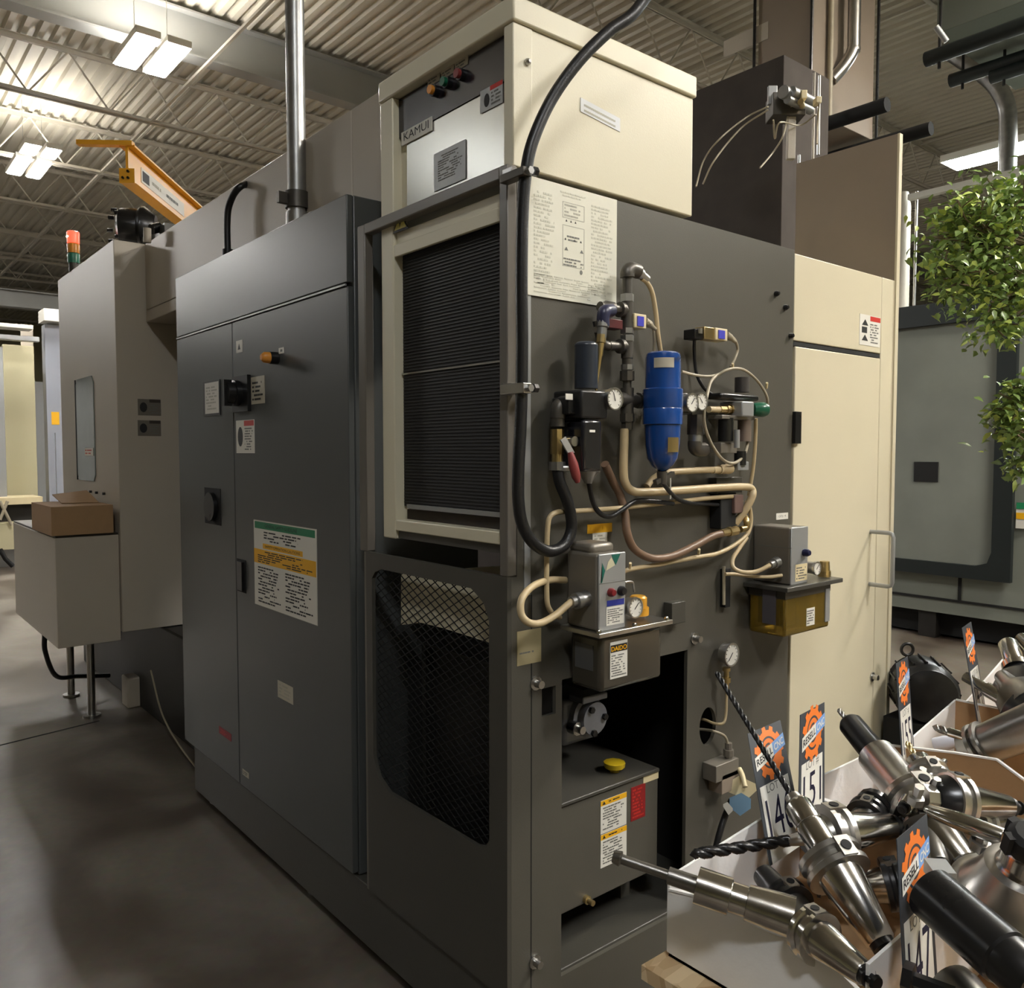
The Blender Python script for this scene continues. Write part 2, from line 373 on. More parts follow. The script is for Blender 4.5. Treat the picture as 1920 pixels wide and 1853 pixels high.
lamp('high_bay_light', 'twin panel high bay light glaring just under the long grey beam', [(1.06, 1.24, 6.62, 7.28+.1, 5.4), (1.34, 1.52, 6.62, 7.38, 5.4)], LA)
lamp('high_bay_light', 'cluster of four small bright panels above the yellow crane arm', [(.78, .93, 10.35, 10.75, 5.4), (.78, .93, 10.98, 11.75, 5.4), (1.02, 1.16, 10.35, 10.75, 5.4), (1.02, 1.16, 10.98, 11.75, 5.4)], LB)
lamp('high_bay_light', 'high bay light over the tool table aisle', [(4.6, 4.85, -2.5, -1.3, 5.4), (5.0, 5.25, -2.5, -1.3, 5.4)], LE)
lamp('high_bay_light', 'high bay light over the aisle far left of the machine', [(-5.6, -5.3, 6.9, 7.9, 5.4)], LD)
lamp('high_bay_light', 'high bay light behind the tool table', [(1.9, 2.2, -4.9, -3.7, 5.4), (2.35, 2.65, -4.9, -3.7, 5.4)], mat('soft LED panel light', (1, .98, .96), .5, emit=110))
for x_, y_, lb_ in ((-3.6, 13.0, 'added unseen high bay light out of view to the left, near one'), (-4.0, 19.0, 'added unseen high bay light out of view to the left, far one'), (7.3, 7.0, 'added high bay light hidden behind the ivory oil cooler')):  # lamps added out of sight to lift the dim deck and left faces
    lamp('high_bay_light', lb_, [(x_, x_+.3, y_, y_+1.2, 5.4), (x_+.45, x_+.75, y_, y_+1.2, 5.4)], LB)
lamp('high_bay_light', 'high bay light over the aisle behind the photographer', [(-2.4, -2.1, -3.8, -2.8, 5.4)], mat('cool LED panel light', (.94, .97, 1), .5, emit=130))
lc = AZ(1781, 312, 5.0)
t = thing('tube_light', 'long glowing strip light above the leafy tree', 'light', (lc.x, -1.2, 5))
MB().box(lc.x-.2, lc.x+.2, -1.4, lc.y, 4.99, 5.0).build('diffuser', mat('strip light glow', (.95, 1, .97), .5, emit=90), t)
MB().box(lc.x-.22, lc.x+.22, -1.42, lc.y+.02, 5.001, 5.08).build('housing', WHITE, t)
MB().cyl(V((lc.x, 1.5, 5.08)), V((lc.x, 1.5, ZD)), .01, seg=6).cyl(V((lc.x, -.8, 5.08)), V((lc.x, -.8, ZD)), .01, seg=6).build('hanging_rod', STEEL, t)
w = bpy.data.worlds.new('world'); SC.world = w; w.use_nodes = True
w.node_tree.nodes['Background'].inputs['Color'].default_value = (.95, .95, 1, 1); w.node_tree.nodes['Background'].inputs['Strength'].default_value = .10

# ================================================================ electrical cabinet (left face)
yR = AX(650, 369).y; yL = AX(328.5, 521).y; zT = 2.385; zB = .25
cab = thing('electrical_cabinet', 'tall charcoal electrical cabinet with yellow and green safety sign', 'cabinet', (0, yR, zB))
MB().box(.022, .5, yR, yL, zB, zT).build('body', DARKB, cab, bevel=.004)
zs = AX(330, 636).z; ys = AX(440, 900).y
MB().box(0, .021, yR+.002, yL-.002, zs+.006, zT).build('top_panel', DARKB, cab, bevel=.003)
dl = MB().box(0, .021, ys+.003, yL-.002, zB+.01, zs-.006).build('door', DARKB, cab, bevel=.003)
dr = MB().box(0, .021, yR+.002, ys-.003, zB+.01, zs-.006).build('door', DARKB, cab, bevel=.003)
MB().box(-.004, .002, yR+.01, yL-.01, zs-.004, zs+.002).build('drip_edge', SILVER, cab)
# door furniture
def pr(c, h0, h1, m, name, parent, pl=LF, bevel=0):
    u0, v1 = pl.hit(c[0], c[1]); u1, v0 = pl.hit(c[2], c[3]); return MB().pbox(pl, min(u0, u1), max(u0, u1), v0, v1, h0, h1).build(name, m, parent, bevel=bevel)
st = sticker(LF, (382, 717, 414, 778), dl, mat('meter frame', rgb(40, 40, 42), .4), [('band', (.12, .95, .06, .95), WHITE), ('lines', (.2, .9, .15, .85), INKL, 8)], 'meter_window', th=.004)
# rotary switch
sw = pr((441, 708, 471, 771), 0, .014, BLACK, 'switch_plate', dr)
c = LF.at(452, 738); MB().lathe(c+LF.n*.012, c+LF.n*.06, [(0, .05), (.02, .05), (.022, .042), (.048, .04)], 28).bar(c+LF.n*.055-LF.v*.05, c+LF.n*.055+LF.v*.05, .022, .03, up=LF.n).build('switch_knob', BLACK, sw)
sticker(LF, (471, 708, 497, 756), dr, WHITE2, [('lines', (.1, .9, .1, .85, 5), INK, 5)])
sticker(LF, (443, 640, 455, 660), dr, WHITE, [('tri', (.3, .7, .25, .75), INK)])
sticker(LF, (523, 653, 533, 662), dr, WHITE, [('band', (.3, .7, .3, .7), INKG)])
c = LF.at(520, 672); MB().cyl(c, c+LF.n*.03, .022, seg=20).build('lamp_holder', BLACK, dr); MB().lathe(c+LF.n*.03, c+LF.n*.06, [(0, .02), (.02, .019), (.03, .01)], 20).build('indicator_lamp', ORANGE, dr)
WARN = [('band', (.45, .98, .82, .98), INKR), ('oval', (.1, .38, .2, .8), INK), ('lines', (.48, .95, .08, .78), INKG, 9)]
sticker(LF, (443, 789, 478, 850), dr, WHITE, [(k[0], k[1], k[2]) + tuple(k[3:]) for k in WARN], seed=3)
v = pr((384, 914, 415, 986), -.003, .002, MATTE, 'vent_recess', dl)
c0 = LF.hit(400, 950); MB().cyl(LF.P(*c0, .001), LF.P(*c0, .02), .06, seg=24).build('fan_disc', BLKSTEEL, v)
hd = pr((445, 1047, 462, 1113), -.002, .002, MATTE, 'handle_recess', dr)
u0, v1 = LF.hit(449, 1052); u1, v0 = LF.hit(459, 1108); MB().pbox(LF, u0, u1, v0, v1, .001, .012).build('latch_handle', BLKSTEEL, hd)
sg = [('band', (.02, .98, .905, .985), INKGR), ('text', (.2, .72, .925, .965), INK, 'GENERAL SAFETY GUIDELINE'), ('lines', (.18, .9, .76, .885), INK, 4), ('frame', (0, 1, .0, 1), INKL),
      ('band', (.16, .8, .68, .74), INKY), ('text', (.2, .76, .695, .725), INK, 'SAFETY OPERATION CAUTIONS'), ('band', (.0, .99, .5, .665), INKY), ('lines', (.07, .96, .51, .655), INK, 6),
      ('lines', (.07, .46, .04, .47), INK, 13), ('lines', (.53, .95, .04, .47), INK, 13)]
sticker(LF, (476, 974, 596, 1174), dr, WHITE, sg, 'safety_sign', seed=5)
sticker(LF, (521, 1275, 550, 1322), dr, WHITE2, [('lines', (.1, .9, .1, .9), INKL, 4)])
sticker(LF, (411, 1361, 434, 1391), dl, mat('faded red sticker', rgb(140, 34, 40), .5), [('lines', (.1, .9, .2, .8), INKR, 3)])
sticker(LF, (455, 1441, 467, 1461), dl, WHITE2, [('lines', (.1, .9, .2, .8), INKG, 2)])

# base plinth under cabinet and frame
yl = AX(360, 1450).y
pt = fr = thing('machine_enclosure', 'charcoal corner enclosure with tube frame, mesh guard and pneumatics side panel', 'machine', (0, 0, 0))
MB().box(.012, 1.21, .012, yl, .05, .248).build('plinth', DARK, pt, bevel=.003)
ft = [(.1, .15), (.1, 1.2), (.1, 2.2), (1.1, .15)]
for x, y in ft: MB().cyl(V((x, y, 0)), V((x, y, .05)), .05, seg=20).build('levelling_foot', STEEL, pt)
c = AX(497, 1590)
# ================================================================ corner frame with mesh guard and side panel
yP = AX(669.5, 423).y; zTop = 2.272; zM = 1.30; tw = AX(932, 400).y-AX(950, 400).y
tw = .03; tl = .042
MB().box(0, .03, 0, tw, zM, zTop).build('corner_post', FRAMEM, fr, bevel=.003)
MB().box(0, .03, yP-tl, yP, zM, zTop).build('left_post', FRAMEM, fr, bevel=.003)
MB().box(0, .03, tw, yP-tl, zTop-tw, zTop).build('top_rail', FRAMEM, fr, bevel=.003)
# lower sheet with the mesh opening
yPl = AX(686, 1040).y
def L3(a, b): p = AX(a, b); return V((0, p.y, p.z))
y0m, y1m = AX(917, 1300).y, AX(699, 1300).y; z1m, z0m = 1.255, AX(892, 1585).z; cr = .055
op = [V((0, y1m, z1m-cr*.6)), V((0, y1m-cr*.35, z1m-.012)), V((0, y1m-cr, z1m)), V((0, y0m+cr*1.3, z1m)), V((0, y0m+cr*.4, z1m-.03)), V((0, y0m, z1m-cr*1.3)),
      V((0, y0m, z0m+cr*.6)), V((0, y0m+cr*.3, z0m+.01)), V((0, y0m+cr, z0m)), V((0, y1m-cr*1.6, z0m)), V((0, y1m-cr*.5, z0m+cr*.5)), V((0, y1m, z0m+cr*1.5))]
outer = [V((0, 0, .25)), V((0, yPl, .25)), V((0, yPl, zM)), V((0, 0, zM))]
MB().plate(outer, [op], (.012, 0, 0)).build('guard_panel', DARK, fr)
MB().box(.001, .03, yPl+.0005, yPl+.012, .25, zM-.001).build('edge_flange', FRAMEM, fr)
# expanded metal
ms = MB(); cw, ch = .044, .024; y = y0m; 
ny = int((y1m-y0m)/cw)+1; nz = int((z1m-z0m)/ch)+1
for i in range(ny+1):
    for j in range(nz+1):
        cy_, cz = y0m+(i+.5*(j % 2))*cw, z0m+j*ch*.5*1.0
for j in range(nz*2+1):
    for i in range(ny+1):
        cy_ = y0m+(i+(.5 if j % 2 else 0))*cw; cz = z0m+j*ch/2
        if cy_ > y1m+.01 or cz > z1m: continue
        for s in (-1, 1):
            p = V((.02, cy_, cz)); q = V((.02, cy_+s*cw/2, cz+ch/2))
            if q.y < y0m-.01 or q.y > y1m+.01: continue
            ms.bar(p, q, .0022, .0022)
ms.build('guard_mesh', MATTE, fr)
# ivory sheet shaped as the lit patch seen through the mesh
bf_ = [AX(752, 1074, .055), AX(752, 1172, .055), AX(790, 1168, .055), AX(830, 1178, .055), AX(875, 1192, .055), AX(925, 1208, .055), AX(925, 1100, .055)]
MB().prism([V((p.x, max(p.y, .035), p.z if i not in (0, 6) else 1.27)) for i, p in enumerate(bf_)], (.006, 0, 0)).build('lit_patch_sheet', IVORY, fr)
MB().box(.16, .17, .014, .7, .26, .95).build('rubber_curtain', MATTE, fr)
# right hand side panel
xe = AY(1490, 470).x; zP = 2.257
ox0, ox1 = AY(1053, 1500).x, AY(1289, 1222).x; oz0, oz1 = .24, 1.02
hc = AY(1327, 1362); hole = [V((hc.x+.040*cos(k*pi/12), 0, hc.z+.058*sin(k*pi/12))) for k in range(24)]
s0, s1 = AY(1016, 1292), AY(1042, 1338)
slot = [V((s0.x, 0, s1.z)), V((s1.x, 0, s1.z)), V((s1.x, 0, s0.z)), V((s0.x, 0, s0.z))]
opn = [V((ox0, 0, oz0)), V((ox1, 0, oz0)), V((ox1, 0, oz1)), V((ox0, 0, oz1))]
MB().plate([V((.0125, 0, .05)), V((xe, 0, .05)), V((xe, 0, zP)), V((.0305, 0, zP)), V((.0305, 0, zM-.001)), V((.0125, 0, zM-.001))], [opn, hole, slot], (0, .012, 0)).build('side_panel', PANEL, fr)
# inside of the opening
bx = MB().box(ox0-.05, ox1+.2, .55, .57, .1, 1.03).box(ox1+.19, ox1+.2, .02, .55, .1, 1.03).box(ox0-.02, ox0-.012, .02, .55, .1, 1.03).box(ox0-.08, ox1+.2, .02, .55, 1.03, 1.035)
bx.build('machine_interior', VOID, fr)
MB().box(ox0, ox1+.1, .012, AZ(1053, 1776, .238).y+.35, .225, .236).build('ledge', PANEL, fr)
for a, b in ((1454, 551), (1471, 577), (1481, 630)):
    c = RF.at(a, b); MB().lathe(c, c-V((0, .014, 0)), [(0, .009), (.008, .009), (.014, .006)], 8).build('bolt_head', BLKSTEEL, fr)
for a, b in ((1004, 1281), (1002, 1803), (1302, 1197), (1635, 1269)):
    c = RF.at(a, b); MB().lathe(c, c-V((0, .024, 0)), [(0, .018), (.004, .018), (.005, .010), (.024, .010)], 12).build('bolt_head', STEEL, fr)
# vertical joint line next to the corner
MB().box(.075, .078, -.0006, 0, .25, 1.25).build('panel_seam', MATTE, fr)
sticker(RF, (969, 1185, 1014, 1240), fr, mat('yellowed label', rgb(170, 158, 122), .5, var=.1), [('lines', (.1, .9, .3, .4), INKG, 1)])
sticker(RF, (1101, 984, 1147, 997), fr, INKY, [('lines', (.1, .9, .1, .9), INKY, 1)], 'yellow_strip')
sticker(RF, (1111, 1000, 1138, 1026), fr, WHITE, [('lines', (.1, .9, .1, .9), INKL, 4)])
sticker(RF, (1455, 963, 1477, 973), fr, WHITE, [('text', (.2, .8, .3, .7), INKG, '(Z) 4')])
# white drawing sheet
INKF = mat('very faint ink', rgb(204, 202, 186), .6)
sh = [('frame', (.38, .62, .72, .86), INKL), ('lines', (.4, .6, .73, .85), INKL, 4), ('frame', (.38, .62, .3, .66), INKL), ('lines', (.4, .6, .52, .58), INKG, 2), ('lines', (.39, .62, .3, .38), INKG, 3),
      ('oval', (.57, .6, .25, .29), INKG), ('lines', (.08, .3, .1, .9), INKF, 24), ('lines', (.7, .95, .08, .9), INKF, 26), ('lines', (.08, .95, .03, .2), INKF, 9), ('lines', (.3, .7, .9, .95), INKF, 2),
      ('tri', (.4, .44, .44, .47), INKG), ('tri', (.57, .61, .44, .47), INKG), ('tri', (.4, .42, .53, .55), INK), ('tri', (.5, .52, .53, .55), INK), ('tri', (.57, .59, .53, .55), INK),
      ('tri', (.41, .43, .69, .71), INK), ('tri', (.46, .48, .69, .71), INK), ('tri', (.51, .53, .69, .71), INK)]
dsp = tag(sticker(RF, (985, 328, 1154, 579), None, PAPER, sh, 'drawing_sheet', h=.001, th=.003, seed=9), 'white laminated circuit drawing sheet on the dark side panel', 'sheet')
# narrow grey strip between post and sheet
MB().box(.052, .072, -.002, .0, 1.25, 2.26).build('edge_strip', SILVER, fr)

# ---------------------------------------------------------------- beige door section
bd = thing('beige_machine_door', 'beige machine cabinet with tall door and looped handle', 'machine', (xe, 0, .05))
xj, xr = AY(1651, 650).x, AY(1684, 530).x-.008; zb2 = 2.247; zd = AY(1489, 642).z
MB().box(xe+.003, xr, .03, 1.0, .05, zb2).build('carcass', BEIGE, bd)
MB().box(xe+.003, xj, .0, .029, zd+.006, zb2).build('upper_panel', BEIGE, bd, bevel=.003)
door = MB().box(xe+.016, xj, .0, .029, .08, zd-.012).build('door', BEIGE, bd, bevel=.003)
MB().box(xe+.003, xj-.003, .001, .02, zd-.010, zd+.003).build('door_gap', MATTE, bd)
MB().box(xj+.003, xr, .0, .029, .05, zb2).build('jamb', BEIGE, bd, bevel=.003)
u0, v1 = RF.hit(1486, 772); u1, v0 = RF.hit(1496, 832); MB().pbox(RF, u0, u1, v0, v1, 0, .012).build('hinge', BLKSTEEL, bd)
sticker(RF, (1612, 588, 1649, 652), bd, WHITE, [('band', (.5, 1, .82, .98), INKR), ('band', (.1, .35, .4, .6), INK), ('tri', (.1, .4, .15, .35), INK), ('tri', (.1, .4, .65, .85), INK), ('lines', (.5, .95, .08, .75), INKG, 8)], 'warning_sticker')
hu, hz1 = RF.hit(1632, 997); hz0 = RF.hit(1627, 1096)[1]
pts = [RF.P(hu, hz1, 0), RF.P(hu, hz1, .07), RF.P(hu, hz1-.004, .082), RF.P(hu, hz1-.016, .086), RF.P(hu, hz0+.016, .086), RF.P(hu, hz0+.004, .082), RF.P(hu, hz0, .07), RF.P(hu, hz0, 0)]
MB().tube(pts, .008, smooth=0).build('door_handle', SILVER, bd)
# guard sheet standing up behind the beige cabinet
xg = AY(1686, 300).x
z0g = zb2; zt0 = AX(1685, 252, xg).z; yb = AX(1496, 300, xg).y
MB().prism([V((xg-.01, .0, .05)), V((xg-.01, yb, .05)), V((xg-.01, yb, zt0)), V((xg-.01, .0, zt0))], (.012, 0, 0)).build('splash_sheet', BROWN, bd)
MB().box(xg-.012, xg+.012, -.006, .002, .05, zt0).build('edge_trim', BEIGE, bd)
# dark post right of it
cp = AY(1668, 1100, .35)
MB().box(xg+.03, xg+.2, .2, .4, 0, 1.36).build('rear_post', DARK, bd)
MB().box(xg+.03, xg+.2, .15, .2, 1.18, 1.32).build('junction_box', TAUPE2, bd)

# ---------------------------------------------------------------- oil cooler
kx = .018; ky = AX(712, 150, kx).y; kz = 2.66; kzb = 1.347; bz = 2.271
x1k = AY(1300, 300).x
kc = thing('oil_cooler', 'ivory oil cooler with KAMUI nameplate on top of the corner', 'cooler', (kx, 0, kzb))
MB().box(kx+.03, x1k, .002, ky-.02, bz, 2.60).build('upper_housing', IVORY, kc, bevel=.004)
MB().box(kx-.004, x1k+.006, -.006, ky+.004, 2.602, kz).build('top_cover', IVORY, kc, bevel=.005)
MB().box(kx, kx+.06, .0, .035, bz, 2.60).build('front_corner_strip', IVORY, kc, bevel=.003)
yq = AX(741, 1000, kx).y
MB().box(kx, kx+.05, yq, ky, kzb, 2.60).build('left_column', IVORY, kc, bevel=.004)
yf = AX(752, 700, kx).y
ztb = AX(745, 185, kx).z
# control strip (black) and metal front
zc = AX(747, 262, kx+.02).z
fp = MB().box(kx+.024, kx+.03, .036, yf, AX(752, 425, kx).z, zc).build('front_plate', mat('brushed plate', (.56, .55, .50), .24, .6, var=.06, vscale=5), kc)
cp_ = MB().box(kx+.022, kx+.03, .036, yq, zc+.003, 2.598).build('control_strip', mat('dark control panel', rgb(40, 34, 38), .22), kc)
KP = PL((kx+.022, 0, 0), (0, -1, 0), (-1, 0, 0))
u0, v1 = KP.hit(754, 262); u1, _ = KP.hit(811, 240); v0 = KP.hit(754, 275)[1]
npt = MB().pbox(KP, u0, u1, KP.hit(754, 275)[1], KP.hit(754, 250)[1], .0, .003).build('nameplate', WHITE, kc)
text('KAMUI', KP, u0+.014, u1-.014, KP.hit(754, 275)[1]+.010, .0036, INK, npt, height=.022, bold=False)
for (a, b), m_, (c_, d_) in (((820, 172), ORANGE, (814, 151)), ((844, 157), GREEN, (840, 137)), ((870, 142), REDD, (866, 121))):
    c = KP.at(a, b); kb = MB().cyl(c, c+KP.n*.016, .015, seg=18).build('switch_base', BLACK, cp_); MB().cyl(c+KP.n*.016, c+KP.n*.026, .0115, seg=18).build('push_button', m_, kc)
    uu, vv = KP.hit(c_, d_); q = MB().pbox(KP, uu-.028, uu+.028, vv-.009, vv+.013, 0, .002).build('switch_label', WHITE2, cp_)
    mm = MB(); dashes(mm, KP, uu-.023, uu+.023, vv-.006, vv+.009, 2, .0024); mm.build('printed_text', INKG, q)
sticker(KP, (901, 172, 943, 192), kc, SILVER, [('band', (.45, 1, .8, 1), INKR), ('oval', (.18, .42, .15, .75), INK), ('lines', (.5, .95, .1, .75), INKG, 4)], 'warning_sticker', th=.001)
u0, v1 = KP.hit(814, 290); u1, _ = KP.hit(873, 262); v0 = KP.hit(814, 360)[1]
q = MB().pbox(KP, u0, u1, v0, v1, 0, .0012).build('instruction_plate', SILVER, kc); mm = MB(); dashes(mm, KP, u0+.02, u1-.01, v0+.02, v1-.01, 11, .0015); mm.build('printed_text', INKG, q)
# lower front: bar, screen, bottom rail
z1 = AX(745, 425, kx).z; z2 = AX(740, 471, kx).z; zs2 = z2
MB().box(kx+.01, kx+.05, .014, yq-.002, z2-.0, z1-.01).build('mid_rail', IVORY, kc, bevel=.004)
MB().box(kx+.002, kx+.012, .014, yq-.002, AX(745, 480, kx).z-.0, AX(745, 457, kx).z).build('screen_rail', IVORY, kc, bevel=.002)
tp = [KP.at(749, 441, .0), KP.at(777, 434, .0), KP.at(763, 412, .0)]
a0 = KP.hit(749, 441); a1 = KP.hit(778, 434); 
tri = MB().prism([KP.P(a0[0], a0[1], .02), KP.P(a1[0], a0[1], .02), KP.P((a0[0]+a1[0])/2, a0[1]+.055, .02)], KP.n*.002).build('warning_triangle', INK, kc)
MB().prism([KP.P(a0[0]+.009, a0[1]+.006, .0221), KP.P(a1[0]-.009, a0[1]+.006, .0221), KP.P((a0[0]+a1[0])/2, a0[1]+.046, .0221)], KP.n*.0006).build('printed_field', mat('pale yellow ink', rgb(226, 216, 120), .5), tri)
um = (a0[0]+a1[0])/2; MB().prism([KP.P(um-.004, a0[1]+.024, .0228), KP.P(um+.004, a0[1]+.038, .0228), KP.P(um+.001, a0[1]+.025, .0228), KP.P(um+.005, a0[1]+.025, .0228), KP.P(um-.003, a0[1]+.01, .0228)], KP.n*.0004).build('printed_symbol', INK, tri)
zsb = AX(750, 950, kx).z
sc = MB().box(kx+.03, kx+.05, .014, yq-.003, zsb, z2).build('filter_screen', mat('black filter screen', rgb(46, 46, 48), .7, bump=.3, bscale=500), kc)
sl = MB(); k = zsb+.01
while k < z2-.01: sl.box(kx+.0275, kx+.0299, .004, yq-.006, k, k+.003); k += .009
sl.build('screen_slats', mat('screen slat', rgb(40, 40, 42), .5), sc)
MB().box(kx+.024, kx+.0274, .014, yq-.003, AX(745, 702, kx).z, AX(745, 699, kx).z).build('screen_wire', STEEL, sc)
MB().bar(V((kx+.026, .03, zsb+.0)), V((kx+.026, yq-.03, zsb+.0)), .01, .012).build('screen_bottom_rail', SILVER, kc)
MB().box(kx+.04, kx+.1, .014, yq-.003, AX(748, 985, kx).z, zsb-.01).build('dirty_coil', mat('dirty cooler coil', rgb(52, 36, 24), .6, var=.5, vscale=30), kc)
zr0, zr1 = AX(748, 1008, kx).z, AX(746, 975, kx).z
MB().box(kx, kx+.06, .014, yq-.003, AX(748, 996, kx).z, zr1).build('bottom_rail', IVORY, kc, bevel=.003)
MB().box(kx+.01, kx+.5, .014, yq-.003, zr0-.004, AX(748, 996, kx).z-.001).build('drain_pan', DARK, kc)
c = RF.at(988, 117); MB().lathe(c, c+RF.n*.012, [(0, .008), (.006, .008), (.012, .004)], 12).build('screw_head', STEEL, kc)
st = sticker(RF, (1088, 185, 1162, 214), None, WHITE, [], 'label_strip'); bpy.data.objects.remove(st)
SP = PL((0, .002, 0), (1, 0, 0), (0, -1, 0))
ua, va = SP.hit(1088, 183); ub, vb = SP.hit(1162, 231)
q = MB().prism([SP.P(ua, va, .0), SP.P(ub, va-.016, .0), SP.P(ub, va-.05, 0), SP.P(ua, va-.034, 0)], SP.n*.0015).build('label_strip', mat('cool white label', rgb(216, 218, 220), .45), kc)
mm = MB()
for r_ in range(2):
    for k in range(14):
        uu = ua+.012+(ub-ua-.03)*k/14; vv = va-.014-r_*.013-.016*(uu-ua)/(ub-ua); mm.pbox(SP, uu, uu+.008, vv-.003, vv+.002, .0015, .0018)
mm.build('printed_text', INKL, q)
# conduit clamp boxes etc on the cooler: beam inside bottom
MB().bar(V((.25, .05, AX(930, 1045, .25).z)), V((.25, .5, AX(800, 1056, .25).z-.01)), .03, .035).build('pipe_brace', IVORY, kc)
# ================================================================ upper machine, tower and covers
def bx(name, m, p, x0, x1, y0, y1, z0, z1, bev=.004): return MB().box(x0, x1, y0, y1, z0, z1).build(name, m, p, bevel=bev)
xb = .158
cv = thing('machine_cover', 'long warm grey machine cover rising behind the electrical cabinet', 'machine cover', (xb, .64, 2.39))
bx('cover_box', TAUPE, cv, xb, 1.25, .66, 3.39, 2.39, 2.755)
bx('cover_skirt', TAUPE, cv, xb, .5, 2.40, 3.39, 2.325, 2.388)
bx('seam', TAUPE2, cv, xb-.001, xb, 1.02, 1.03, 2.39, 2.75, 0)
c = AX(438, 462, xb); 
hb = AX(427, 470, .1); ht = AX(427, 360, .1)
lp = tag(MB().tube([V((.1, hb.y, 2.385)), V((.1, hb.y, hb.z+.12)), V((.105, AX(429, 380, .1).y, AX(429, 380, .1).z)), V((.12, AX(440, 350, .1).y, AX(440, 350, .1).z)), V((.2, AX(458, 337, .15).y, AX(458, 337, .15).z)), V((.5, AX(458, 337, .15).y-.1, 2.86))], .014).cyl(V((.1, hb.y, 2.385)), V((.1, hb.y, 2.46)), .022).build('cable', RUBBER), 'black cable looping from the cabinet top over the grey cover', 'cable')
cy = AZ(555, 396, 2.386)
cdt = thing('conduit', 'thick galvanized conduit rising from the cabinet top to the roof', 'conduit', (cy.x, cy.y, 2.385))
cx_, cyy_ = .13, AX(557, 380, .13).y
cdt.location = (cx_, cyy_, 2.385)
MB().cyl(V((cx_, cyy_, 2.385)), V((cx_, cyy_, ZD)), .034, seg=24).build('pipe', GALV, cdt)
MB().lathe(V((cx_, cyy_, 2.385)), V((cx_, cyy_, 2.6)), [(0, .05), (.03, .05), (.03, .042), (.1, .042), (.1, .037)], 16).build('hub', GALV, cdt)
MB().cyl(V((cx_, cyy_, 2.50)), V((cx_, cyy_, 2.56)), .043, seg=24).box(cx_-.075, cx_-.035, cyy_-.01, cyy_+.01, 2.51, 2.55).build('clamp', IRON, cdt)

tw_ = thing('machine_tower', 'tall warm grey machine enclosure with narrow window at the left end', 'machine', (0, 3.4, .58))
bx('tower_shell', TAUPE2, tw_, 0, 1.3, 3.405, 4.82, .59, 2.76)
wy0, wy1 = AX(180, 880, 0).y, AX(147, 880, 0).y; wz0, wz1 = AX(180, 903, 0).z, AX(147, 712, 0).z
r = .04; w_ = MB().prism([V((-.006, wy0, wz0+r)), V((-.006, wy0+r, wz0)), V((-.006, wy1-r, wz0)), V((-.006, wy1, wz0+r)), V((-.006, wy1, wz1-r)), V((-.006, wy1-r, wz1)), V((-.006, wy0+r, wz1)), V((-.006, wy0, wz1-r))], (.008, 0, 0)).build('window_pane', GLASS, tw_)
MB().box(-.008, -.003, wy1-.006, wy1+.012, wz0, wz1).build('window_seal', MATTE, tw_)
q = pr((162, 840, 178, 855), .0085, .0095, WHITE, 'sticker', tw_); mm = MB(); uu0, vv1 = LF.hit(163, 842); uu1, vv0 = LF.hit(177, 853); dashes(mm, LF, uu0, uu1, vv0, vv1, 2, .0096); mm.build('printed_text', INKR, q)
for a, b in ((172, 922), (183, 924), (197, 926)):
    c = LF.at(a, b); MB().cyl(c, c+LF.n*.015, .008, seg=10).build('bolt_head', BLKSTEEL, tw_)
TF = PL((0, 3.405, 0), (1, 0, 0), (0, -1, 0))
for c4, s in (((258, 748, 302, 780), 1), ((258, 788, 302, 818), 2)):
    sticker(TF, c4, tw_, mat('dim sticker', rgb(112, 106, 96), .5), [('oval', (.08, .4, .2, .8), INK), ('band', (.5, .98, .8, 1), mat('dim ink', rgb(60, 52, 46), .5)), ('lines', (.5, .95, .1, .7), INKG, 4)], 'warning_sticker', seed=s)
MB().lathe(TF.P(.36, 2.12, .12), TF.P(.36, 2.34, .12), [(0, .045), (.0, .05), (.2, .05)], 20).build('hanging_cylinder', TAUPE, tw_)
bx('machine_bed', VOID, tw_, .22, 2.4, 2.6, 5.4, .0, .585, .01)
# things on the tower
sl_ = thing('signal_light', 'stacked red, orange and green signal lamp on the tower edge', 'signal light', (.02, AX(138, 480, .02).y, 2.76))
sy = AX(138, 480, .02).y; zz = [AX(138, k, .02).z for k in (503, 494, 475, 456, 433)]
for nm, m_, a, b in (('green_lens', mat('green lens', rgb(52, 124, 104), .3), 1, 2), ('orange_lens', ORANGE, 2, 3), ('red_lens', REDL, 3, 4)):
    MB().lathe(V((.02, sy, zz[a])), V((.02, sy, zz[b])), [(0, .036), (zz[b]-zz[a]-.012, .038), (zz[b]-zz[a]-.004, .036), (zz[b]-zz[a], .03)], 24).build(nm, m_, sl_)
MB().sphere(V((-.014, sy-.004, (zz[3]+zz[4])/2)), .012, sc=(.6, 1.4, .6)).build('bulb', mat('lamp bulb', (1, .82, .5), .3, emit=14), sl_)
MB().cyl(V((.02, sy, 2.755)), V((.02, sy, zz[1])), .03).build('stem', DARK, sl_)
mt = thing('drive_motor', 'black motor with flange on top of the grey tower', 'motor', (.3, 3.75, 2.76))
mc = AX(258, 428, .25)
MB().lathe(mc+V((-.1, .05, 0)), mc+V((.2, -.1, 0)), [(0, .07), (.02, .11), (.08, .115), (.12, .11), (.14, .13), (.16, .13), (.22, .08)], 24).build('motor_body', BLKSTEEL, mt)
for k in range(8):
    a = k*pi/4; p = mc+V((-.1, .05, 0))+V((.45, .9, 0)).normalized()*.0+V((.0, .1*cos(a), .1*sin(a))); MB().cyl(p, p+V((-.03, .015, 0)), .012, seg=8).build('flange_bolt', BLKSTEEL, mt)
MB().cyl(AX(284, 430, .2), AX(300, 426, .25), .028).build('connector', BLKSTEEL, mt)
